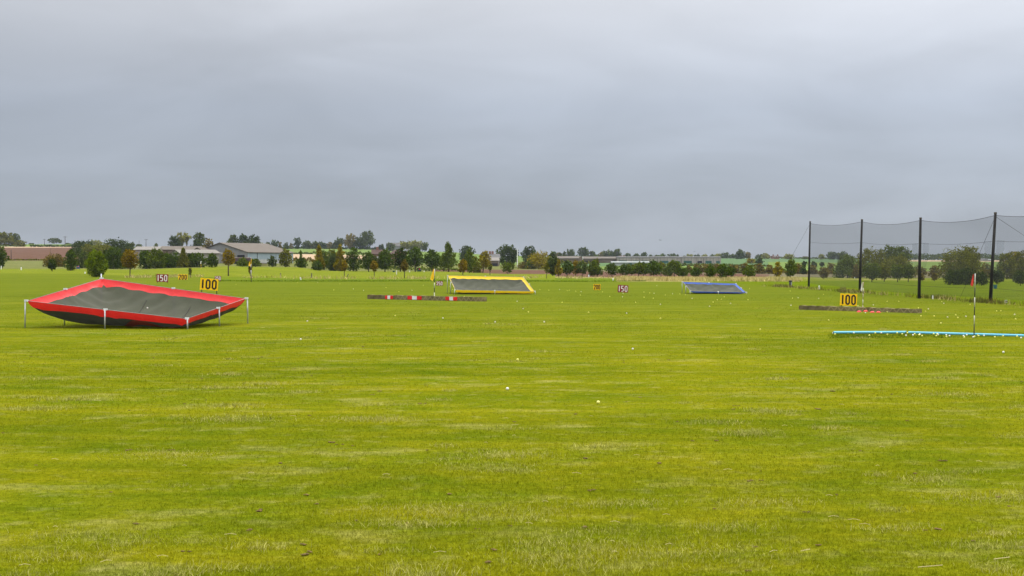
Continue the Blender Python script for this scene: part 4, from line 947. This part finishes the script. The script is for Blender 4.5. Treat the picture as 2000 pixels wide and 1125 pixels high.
flagstick(1901.3, 656, 534.3, [OLDWHITE, BLACK], 535, 560, 6.5, FRED, 'red flag hanging limp on a black and white stick at the blue pipe', .013, 1, [.19, .33, .47, .62, .77], 1903, 4)
flagstick(1684.4, 607, 551, [mat('red_white_band', (.55, .42, .38), .6, (.3, .2, .18), 9), OLDWHITE], 551.5, 569, 4.4, FWHT, 'white flag hanging limp before the right timber wall', .013, 0, [.2, .4, .6, .8], 1685.3, 5)
flagstick(847.6, 586, 525, [OLDWHITE, BLACK], 525.3, 548.5, 9.0, FYEL, 'yellow flag on striped stick before the middle timber wall', .021, 0, [.24, .40, .56, .70], 848.2, 6)
flagstick(491.5, 550.5, 505, [OLDWHITE, BLACK], 505.5, 520.5, 8.0, FYEL, 'limp yellow flag before the blue barn side', .05, 1, [.28, .50, .62, .76], 490.7, 7)
flagstick(392.5, 528.5, 509.5, [mat('yellow_stick', (.6, .42, .05), .6), WHITE], 509.8, 515.5, 1.9, FWHT, 'far thin flagstick with white flag on the green mound', .035, 0, [.62], 392.6, 8, D=258)

# ------------------------------------------------------------------ low timber walls with marker plates
PLR = mat('red_plate', (.70, .02, .02), .5, (.6, .018, .018), 3); PLW = mat('white_plate', (.74, .74, .73), .5, (.6, .6, .58), 3)
def zigzag():
    m, nt, N, L, p = principled('wire_fronted_timber'); tc = N.new('ShaderNodeTexCoord'); v = tc.outputs['Object']
    base = mixc(N, L, mrange(N, L, add_noise(N, L, 2.4, 6, .65, v), .3, .7), (.215, .175, .085), (.09, .075, .035))
    base = mixc(N, L, mrange(N, L, add_noise(N, L, 9, 4, .6, v), .5, .75, 0, .6), base, (.10, .11, .035))
    outs = []
    for s in (1, -1):
        w = N.new('ShaderNodeTexWave'); w.wave_type = 'BANDS'; w.bands_direction = 'X'; w.inputs['Scale'].default_value = 1.25
        mp = N.new('ShaderNodeMapping'); mp.inputs['Rotation'].default_value = (0, s*.75, 0); L.new(v, mp.inputs[0]); L.new(mp.outputs[0], w.inputs['Vector']); w.inputs['Distortion'].default_value = .6
        outs.append(mrange(N, L, w.outputs['Fac'], .86, .97))
    mx = N.new('ShaderNodeMath'); mx.operation = 'MAXIMUM'; L.new(outs[0], mx.inputs[0]); L.new(outs[1], mx.inputs[1])
    ms = N.new('ShaderNodeMath'); ms.operation = 'MULTIPLY'; ms.inputs[1].default_value = .5; L.new(mx.outputs[0], ms.inputs[0])
    L.new(mixc(N, L, ms.outputs[0], base, (.34, .28, .14)), p.inputs['Base Color']); p.inputs['Roughness'].default_value = .9; p.inputs['Specular IOR Level'].default_value = .05
    return m
ZIG = zigzag()
def timber_wall(label, a, b, hpx, joints, plates=(), dz=.2):
    A = at(*a); Bp = at(*b); d = Bp-A; ln = math.hypot(d.x, d.y); h = hpx*A.y/FPX
    o = empty('timber_wall', A, label, 'timber wall', 'low timber target walls', math.atan2(d.y, d.x))
    cuts = [0]+[ln*j for j in joints]+[ln]
    for i, (x0, x1) in enumerate(zip(cuts[:-1], cuts[1:])):
        mb = MB(); n = 10; hh = h*(1+.03*math.sin(i*2.1)); V = []; Fs = []
        for k in range(n+1):
            x = x0+.012+(x1-x0-.024)*k/n; w = .012*math.sin(k*1.9+i); V += [(x, 0, -.03), (x, dz, -.03), (x, dz, hh+w), (x, 0, hh+w)]
        for k in range(n):
            q = k*4; Fs += [(q+s, q+4+s, q+4+(s+1) % 4, q+(s+1) % 4) for s in range(4)]
        Fs += [(0, 1, 2, 3), (n*4+3, n*4+2, n*4+1, n*4)]
        mb.add(V, Fs).build('beam', ZIG if i else WOOD, o)
    for f, wf, ww in plates:
        q = MB(); x = ln*f; w = ln*wf; wh = w*ww
        q.box(x-w/2, x-wh/2, -.03, -.004, h*.12, h*.90, 0); q.box(x+wh/2, x+w/2, -.03, -.004, h*.12, h*.90, 0); q.box(x-wh/2, x+wh/2, -.032, -.004, h*.10, h*.92, 1)
        q.build('marker_plate', [PLR, PLW], o)
timber_wall('long low timber wall with three red and white plates, beside yellow flag', (717, 584), (946, 589), 8.2, [.255, .565], [(.200, .068, .36), (.425, .120, .34), (.735, .094, .33)])
timber_wall('long low plain timber wall below the right yellow 100 sign', (1560, 604.5), (1795, 612), 7.8, [.25, .605])
DISC = mat('red_plastic', (.72, .06, .06), .5)
for px, y, lb in [(1678, 610, 'leftmost red marker cone before the right timber wall'), (1691, 609, 'red marker cone beside the white flag foot'), (1704, 611, 'second red marker cone from the right before the wall'), (1716, 611, 'rightmost red marker cone before the right timber wall')]:
    p = at(px, y); V = []; n = 18
    for rr, z in ((.10, 0), (.098, .018), (.062, .058), (.028, .072), (.024, .045)):
        V += [(rr*math.cos(2*math.pi*k/n), rr*math.sin(2*math.pi*k/n), z) for k in range(n)]
    o = mesh_obj('marker_cone', V, [(i*n+k, i*n+(k+1) % n, (i+1)*n+(k+1) % n, (i+1)*n+k) for i in range(4) for k in range(n)], DISC, smooth=True); o.location = p; o.scale = (.95,)*3
    tag(o, lb, 'marker cone', 'red marker cones')
# blue pipes
PIPE = mat('light_blue_pipe', (.13, .46, .62), .45, (.13, .40, .53), 2)
def pipe(a, b, label, last=False):
    A = at(*a); Bp = at(*b); A.z += .034; Bp.z += .034; o = empty('blue_pipe', A, label, 'pipe', 'light blue pipes laid on the grass'); d = Bp-A
    q = MB(); P = [d*t + Vector((0, .012*math.sin(t*9), 0)) for t in np.linspace(0, 1, 14)]
    q.tube(P, .034, 14, cap=False); q.build('pipe', PIPE, o, True)
    dn = d.normalized(); MB().tube([dn*.004, dn*.03], .030, 12).build('pipe_bore', BLACK, o); 
    MB().tube([d-dn*.03, d-dn*.004], .030, 12).build('pipe_bore', BLACK, o)
pipe((1628, 652), (1770.5, 651.5), 'shorter left length of light blue pipe lying on the grass')
pipe((1775, 652), (2060, 660), 'longer light blue pipe running out at the right edge')
p = at(1773, 652); MB().tube([(-.03, 0, .01), (.04, .01, .015)], .012, 6).build('broken_joint', DARKBARK).location = p; tag(bpy.data.objects['broken_joint'], 'small dark broken joint between the two blue pipes', 'pipe joint')

# ------------------------------------------------------------------ net fence
NETF = meshmat('range_netting', (.06, .065, .065), .29); PATCH = meshmat('loose_netting', (.09, .14, .14), .17)
def net_fence():
    base = [(1579.5, 125, 433.5, 1582), (1679, 98, 430, 1683.2), (1795, 79.4, 427, 1797.5), (1934, 71.4, 417, 1943.5), (2105, 58.0, 402, 2118)]
    B = []; Tt = []
    for px, D, ty, tx in base:
        q = Vector((shade(px)*D, D, gz(shade(px)*D, D))); B.append(q); Tt.append(Vector((shade(tx)*D, D, HC-(ty-HY)*D/FPX)))
    o = empty('net_fence', B[0], 'tall dark-poled ball netting fence along the right side', 'net fence')
    O = B[0]
    for i, (b, t) in enumerate(zip(B, Tt)):
        MB().tube([b-O-Vector((0, 0, .3)), (b+t)/2-O, t-O], [.095, .082, .068], 10).build('pole', POLEM, o, True)
        MB().tube([t-O, t-O+Vector((0, 0, .06))], .078, 10).build('pole_cap', BARK, o)
    n = 24
    for i in range(4):
        V = []; rows = []
        f = lambda s, z, sag: (B[i].lerp(B[i+1], s)).lerp(Tt[i].lerp(Tt[i+1], s), z) - O - Vector((0, 0, sag*4*s*(1-s)))
        sg = .22 if i < 3 else .18
        for j in range(9):
            z = .05+.93*j/8
            V += [f(s/n, z, sg*(z**2)) + Vector((.05*math.sin(s*.7+j), .0, 0)) for s in range(n+1)]
        mesh_obj('netting', V, [(j*(n+1)+k, j*(n+1)+k+1, (j+1)*(n+1)+k+1, (j+1)*(n+1)+k) for j in range(8) for k in range(n)], NETF, o, True)
        for z, sag, rr in ((.98, sg, .010), (.69, sg*.5, .007), (.38, .06, .006), (.16, .04, .006)):
            MB().tube([f(s/n, z, sag) for s in range(n+1)], rr, 5).build('cable', POLEM, o)
    for i, w in ((2, .36), (3, .40)):
        for sd, z0, z1 in ((-1, .36, .69), (1, .33, .70)):
            V = []; cpt = lambda z: B[i].lerp(Tt[i], z) - O
            for j in range(8):
                z = z0+(z1-z0)*j/7; c = cpt(z); ww = w*(.55+.45*j/7+.08*math.sin(j*2.3+i)); V += [(c.x+sd*.13, c.y-.05, c.z), (c.x+sd*(.13+ww), c.y-.1+.05*math.sin(j), c.z+.05*math.sin(j*1.7))]
            mesh_obj('loose_net_patch', V, [(2*j, 2*j+1, 2*j+3, 2*j+2) for j in range(7)], PATCH, o)
    for (i, dx, dy) in ((0, -2.6, 2.0), (3, 2.3, 12.0), (3, 2.4, -11.0)):
        g0 = Tt[i]-O-Vector((0, 0, .15)); e = B[i]-O+Vector((dx, dy, 0)); e.z = gz(B[i].x+dx, B[i].y+dy)-O.z
        MB().tube([g0, e], .008, 5).build('guy_wire', POLEM, o)
net_fence()

# ------------------------------------------------------------------ small course furniture
def stake(px, yb, yt, label, m=WHITE, r=.035, name='marker_post', cat='post', group='white marker posts', lean=0., capm=None):
    p = at(px, yb); h = top_h(p, yt); o = empty(name, p, label, cat, group)
    MB().box(-r, r, -r, r, -.05, h-.05).build('stem', m, o); 
    q = MB(); q.add([(-r*.9, -r*.9, h-.05), (r*.9, -r*.9, h-.05), (r*.9, r*.9, h-.05), (-r*.9, r*.9, h-.05), (0, 0, h)], [(0, 1, 4), (1, 2, 4), (2, 3, 4), (3, 0, 4)]); q.build('tip', capm or m, o)
    o.rotation_euler = (0, lean, 0); return o
stake(2.5, 526, 518.5, 'white post with green top at the left picture edge', r=.07, capm=GREENBLADE)
stake(41.5, 527, 521.8, 'white post on the lawn before the ploughed field', r=.08)
stake(166, 534, 530.8, 'low white post left of the bright green tree', r=.08, lean=.1)
stake(587.5, 546, 541, 'leaning white post in the rough beyond the mown edge', r=.07, lean=-.18)
stake(774.5, 536, 528, 'white post with green top left of the green tee board', r=.07, capm=WALLS['green'])
stake(800, 531.5, 529, 'low white block under the broad dark pine', r=.09)
stake(828.5, 531.5, 529, 'low white block right of the green tee board', r=.09)
stake(1086, 539, 534.5, 'small white tree guard at the mustard birch', r=.10)
stake(1150, 541, 536.5, 'small white tree guard under the bushy leaning tree', r=.10)
stake(1197.5, 548.5, 543, 'white post before the row of round pines', r=.06)
stake(1600, 565.2, 557.2, 'white post by the long grass in the left net panel', r=.045)
stake(1669.5, 544, 541, 'low white post left of the second net pole', r=.06)
stake(1822, 584, 576.6, 'white post between the third and fourth net poles', r=.03)
DPOST = mat('grey_brown_post', (.13, .11, .09), .9)
stake(548, 543, 533, 'dark wooden stake left of the leaning white post', DPOST, .06, 'wooden_stake', 'stake', 'dark wooden stakes')
stake(608.7, 543, 533, 'dark wooden stake right of the leaning white post', DPOST, .07, 'wooden_stake', 'stake', 'dark wooden stakes')
stake(677, 542, 533.5, 'tilted wooden stake beside the orange sapling', DPOST, .05, 'wooden_stake', 'stake', 'dark wooden stakes', lean=.5)
def litter_bin():
    p = at(1544, 561); k = p.y/FPX; o = empty('litter_bin', p, 'black upright bin at the field edge left of the net', 'bin'); h = 13.5*k
    BM = mat('black_plastic', (.03, .03, .033), .5, (.05, .05, .05), 6)
    MB().tube([(0, 0, 0), (0, 0, h*.80)], [.115, .13], 14).build('body', BM, o, True)
    MB().tube([(0, 0, h*.80), (0, 0, h*.9), (0, 0, h)], [.15, .15, .10], 14).build('lid', BLACK, o, True)
    MB().box(.02, .08, -.15, -.12, .05, h*.75).build('label_strip', STEEL, o)
    q = MB(); q.box(-.07, .07, -.07, .07, 0, .07); q.box(-.05, .05, -.05, .05, .07, .11); b = q.build('ball_box', DPOST); b.location = at(1548.3, 561); tag(b, 'small dark box at the foot of the black bin', 'box')
litter_bin()
def tee_board(px, yb, yt, wpx, label, col, emblem=True):
    p = at(px, yb); k = p.y/FPX; w = wpx*k; h = (yb-yt)*k; o = empty('tee_board', p, label, 'board')
    MB().box(-w/2, w/2, -.03, .03, h*.12, h).build('panel', col, o)
    for s in (-1, 1): MB().box(s*w*.42-.05, s*w*.42+.05, .032, .1, -.05, h*.9).build('post', DPOST, o)
    if emblem:
        q = MB(); q.box(-w*.18, w*.18, -.042, -.0315, h*.62, h*.92, 0); q.box(-w*.30, -w*.19, -.042, -.0315, h*.58, h*.74, 1); q.box(w*.19, w*.30, -.042, -.0315, h*.60, h*.80, 1)
        q.build('emblem', [PLR, PLW], o)
tee_board(819, 531, 523.8, 7.6, 'dark green tee board with red and white emblem under the pines', WALLS['green'])
tee_board(152.5, -280 if False else 525.9, 518.5, 6.5, 'small blue tee board beside the dark pointed evergreen', mat('navy_board', (.03, .06, .16), .5))
p = at(769, 531.5); k = p.y/FPX; q = MB(); q.box(-.22, .22, -.2, .2, .0, .24, 0); q.box(-.24, .24, -.22, .22, .24, .30, 1)
o = q.build('green_box', [WALLS['green'], WALLS['green']]); o.location = p; tag(o, 'small dark green box beside the green-topped white post', 'box')
p = at(1944, 564); q = MB(); q.tube([(0, 0, 0), (0, 0, .30)], [.15, .17], 12); q.tube([(0, 0, .30), (0, 0, .35)], .185, 12)
o = q.build('blue_bin', mat('teal_plastic', (.02, .13, .16), .5)); o.location = p; o.scale = (.9,)*3; tag(o, 'small teal bin on the grass right of the fourth net pole', 'bin')
p = at(1965, 592); o = empty('number_post', p, 'short grey post with dark face near the right net pole', 'post'); MB().box(-.05, .05, -.05, .05, 0, .15).build('stem', STEEL, o); MB().box(-.045, .045, -.06, -.0515, .05, .12).build('face', DPOST, o)
def tree_guard():
    p = at(1646.5, 572); k = p.y/FPX; o = empty('tree_guard', p, 'small wooden cage standing behind the right yellow 100 sign', 'tree guard'); h = 12*k; w = 4.3*k
    for x, y in ((-w, -w), (w, -w), (-w, w), (w, w), (0, -w), (-w*.5, -w), (w*.5, -w)): MB().tube([(x, y, 0), (x*.95, y*.95, h*(.9+.1*abs(x)/w))], .016, 6).build('stake', WOOD, o)
    for z in (.35, .8): MB().tube([(-w, -w*1.04, h*z), (w, -w*1.04, h*z), (w*1.04, w, h*z), (-w*1.04, w, h*z), (-w, -w*1.04, h*z)], .012, 5).build('hoop', WOOD, o)
tree_guard()
for i, (px, y, D, lb) in enumerate([(1289.5, 469.3, 260, 'tiny dark bird flying above the striped sheds'), (1356.2, 491.4, 380, 'tiny dark bird low above the right striped sheds')]):
    w = .28; V = [(-w, .05, .06), (-w*.45, .0, .11), (0, -.12, 0), (0, .2, 0), (w*.45, 0, .11), (w, .05, .06), (0, -.2, -.03), (0, .3, -.02), (0, 0, -.07), (-.05, 0, -.02), (.05, 0, -.02)]
    o = mesh_obj('bird', V, [(0, 1, 3), (1, 2, 3), (2, 4, 3), (4, 5, 3), (6, 9, 8), (6, 8, 10), (9, 7, 8), (10, 8, 7), (6, 10, 7, 9)], BLACK); o.location = (shade(px)*D, D, HC+(HY-y)*D/FPX); tag(o, lb, 'bird')

# ------------------------------------------------------------------ golf balls
def ball_mesh(name, m):
    import bmesh
    bm = bmesh.new(); bmesh.ops.create_icosphere(bm, subdivisions=3, radius=.022); me = bpy.data.meshes.new(name); bm.to_mesh(me); bm.free()
    for f in me.polygons: f.use_smooth = True
    me.materials.append(m); return me
def ballmat(name, c):
    m, nt, N, L, p = principled(name); tc = N.new('ShaderNodeTexCoord'); v = N.new('ShaderNodeTexVoronoi'); v.inputs['Scale'].default_value = 260; L.new(tc.outputs['Object'], v.inputs['Vector'])
    b = N.new('ShaderNodeBump'); b.inputs['Strength'].default_value = .35; b.inputs['Distance'].default_value = .001; L.new(v.outputs['Distance'], b.inputs['Height']); L.new(b.outputs[0], p.inputs['Normal'])
    L.new(mixc(N, L, mrange(N, L, add_noise(N, L, 30, 3, .6, tc.outputs['Object']), .4, .7), c, tuple(x*.86 for x in c)), p.inputs['Base Color']); p.inputs['Roughness'].default_value = .35; return m
BW = ball_mesh('golf_ball_white', ballmat('white_ball', (.74, .72, .66))); BY = ball_mesh('golf_ball_yellow', ballmat('yellow_ball', (.78, .74, .16)))
def ball(px, y, white, label, group='golf balls on the grass', z=None):
    o = bpy.data.objects.new('golf_ball', BW if white else BY); COL.objects.link(o)
    if z is None: p = at(px, y+.5); p.z += .0225
    else: p = z
    o.location = p; tag(o, label, 'golf ball', group)
NEAR = [(991,762,1,'white golf ball near the centre of the lawn, largest white one'),(1168.7,789,0,'nearest yellow golf ball, right of the centre on the lawn'),(1011,704.5,0,'yellow golf ball beyond the white one near the lawn centre'),(1236,683,1,'pale golf ball alone right of the centre lawn'),
 (587,664,1,'white golf ball alone right of the red net'),(600,628,1,'white golf ball farther behind the lone one right of the red net'),(1960.6,689.5,1,'white golf ball alone below the blue pipe at the right'),(1485,644.5,0,'yellow golf ball alone left of the blue pipe'),
 (1618.7,626,0,'yellow golf ball above the left end of the blue pipe'),(394,622.5,0,'yellow golf ball under the right side of the red net'),(1838,632,0,'yellow golf ball behind the blue pipe left of red flag'),(1545,596.8,1,'white golf ball left of the right timber wall'),(772,617,0,'yellow golf ball below the left half of the middle timber wall'),(865,622,1,'white golf ball below the middle timber wall'),(967,629.5,1,'white golf ball right below the middle timber wall'),(1063,629.5,1,'white golf ball straight below the yellow net')]
for px, y, wt, lb in NEAR: ball(px, y, wt, lb)
P1 = [(138,248),(157,261),(282,249),(340,250),(418,247),(428,246),(492,274),(550,250),(608,249),(668,264),(756,246),(764,250),(813,260),(850,274),(863,250),(918,270),(934,259),(978,269),(985,262),(1008,279),(1087,250),(1120,259),(1132,256),(1145,254),(1155,261),(1164,265),(1147,279),(1225,255),(1244,269),(1246,286),(1276,278),(1342,258),(1402,259),(1413,278),(1418,292),(1444,270),(1490,265),(1498,267),(1507,290),(1520,284),(1530,266),(1552,269),(1560,278),(1612,276),(1718,289),(1740,268),(1786,271),(1799,281),(1835,273),(1935,284),(1975,297)]
for i, (x, y) in enumerate(P1):
    px, py = 1600+x/5, 600+y/5+1.6; wt = (i*7 % 5) < 2
    ball(px, py, wt, ('white' if wt else 'yellow')+' golf ball in the dark grass along the blue pipe', 'golf balls along the blue pipe')
A1 = [(1022,602.5),(1032,609),(1149.5,610),(1224,611.5),(1290,622),(1098,590),(1290,594),(1241.5,590),(1258,580),(1386,598),(1393,589.5),(1401,585),(1427,592),(1409,584),(1461,585),(1010,588),(1124.5,568),(1133.5,575.5),(1135,569),(1177,569.5),(1191,578.5),(1216,579),(1257.7,569.7),(1269,571.5),(1277.5,572),(1299.6,575.5),(1276,582),(1313.5,573),(1328,573.5),(1338.7,575),(1352,582.5),(1414.7,579),(1464,563),(1217,572),(1054.6,565),(1072,566),(1093,565),(1108,567),(1112,566),(1283,557)]
for i, (px, y) in enumerate(A1):
    wt = i % 3 == 0; ball(px, y+.8, wt, ('white' if wt else 'yellow')+' golf ball scattered between the yellow and blue nets', 'golf balls between the yellow and blue nets')
A2 = [(710,566.6),(754,561),(779,569),(804.6,566),(826.7,556.5),(884,564.5),(877.7,558.7),(906.5,578.5),(652,565.6),(690,563.5),(664,553.4),(581,551),(620.6,551),(461,554.6)]
for i, (px, y) in enumerate(A2):
    wt = i % 3 == 0; ball(px, y+.8, wt, ('white' if wt else 'yellow')+' golf ball on the far field left of the yellow net', 'golf balls left of the yellow net')
A3 = [(1543.5,567.4),(1599,582.4),(1608.6,574.4),(1548,581.7),(1623.6,604.5),(1664,606),(1667,605.8),(1690.6,610.4),(1733,609),(1676,596.8),(1706,595),(1733,588),(1794,601),(1813.5,603),(1808,608),(1799,616.7),(1559,581),(1755.6,588),(1839.5,588.5),(1843.6,592),(1895,594.4),(1825,617),(1851,619.3),(1867,615),(1871,620),(1887,618),(1947,607),(1955,606.5),(1982,614),(1984,623)]
for i, (px, y) in enumerate(A3):
    wt = i % 3 == 1; ball(px, y+.9, wt, ('white' if wt else 'yellow')+' golf ball scattered around the right timber wall', 'golf balls round the right timber wall')
D = 43.3; ball(278, 0, 1, 'white golf ball lying inside the red net', z=Vector((shade(278)*D, D+.6, HC-(601.5-HY)*(D+.6)/FPX)))

# ------------------------------------------------------------------ haze over the far fields
def haze():
    me = MB().box(-1500, 1500, -70, 2650, -8, 45)
    m = bpy.data.materials.new('haze_air'); m.use_nodes = True; N = m.node_tree.nodes; N.clear()
    out = N.new('ShaderNodeOutputMaterial'); v = N.new('ShaderNodeVolumePrincipled')
    v.inputs['Color'].default_value = (.55, .62, .72, 1); v.inputs['Density'].default_value = HAZE
    m.node_tree.links.new(v.outputs[0], out.inputs['Volume'])
    o = me.build('haze', m); o['kind'] = 'stuff'
HAZE = .00007
haze()
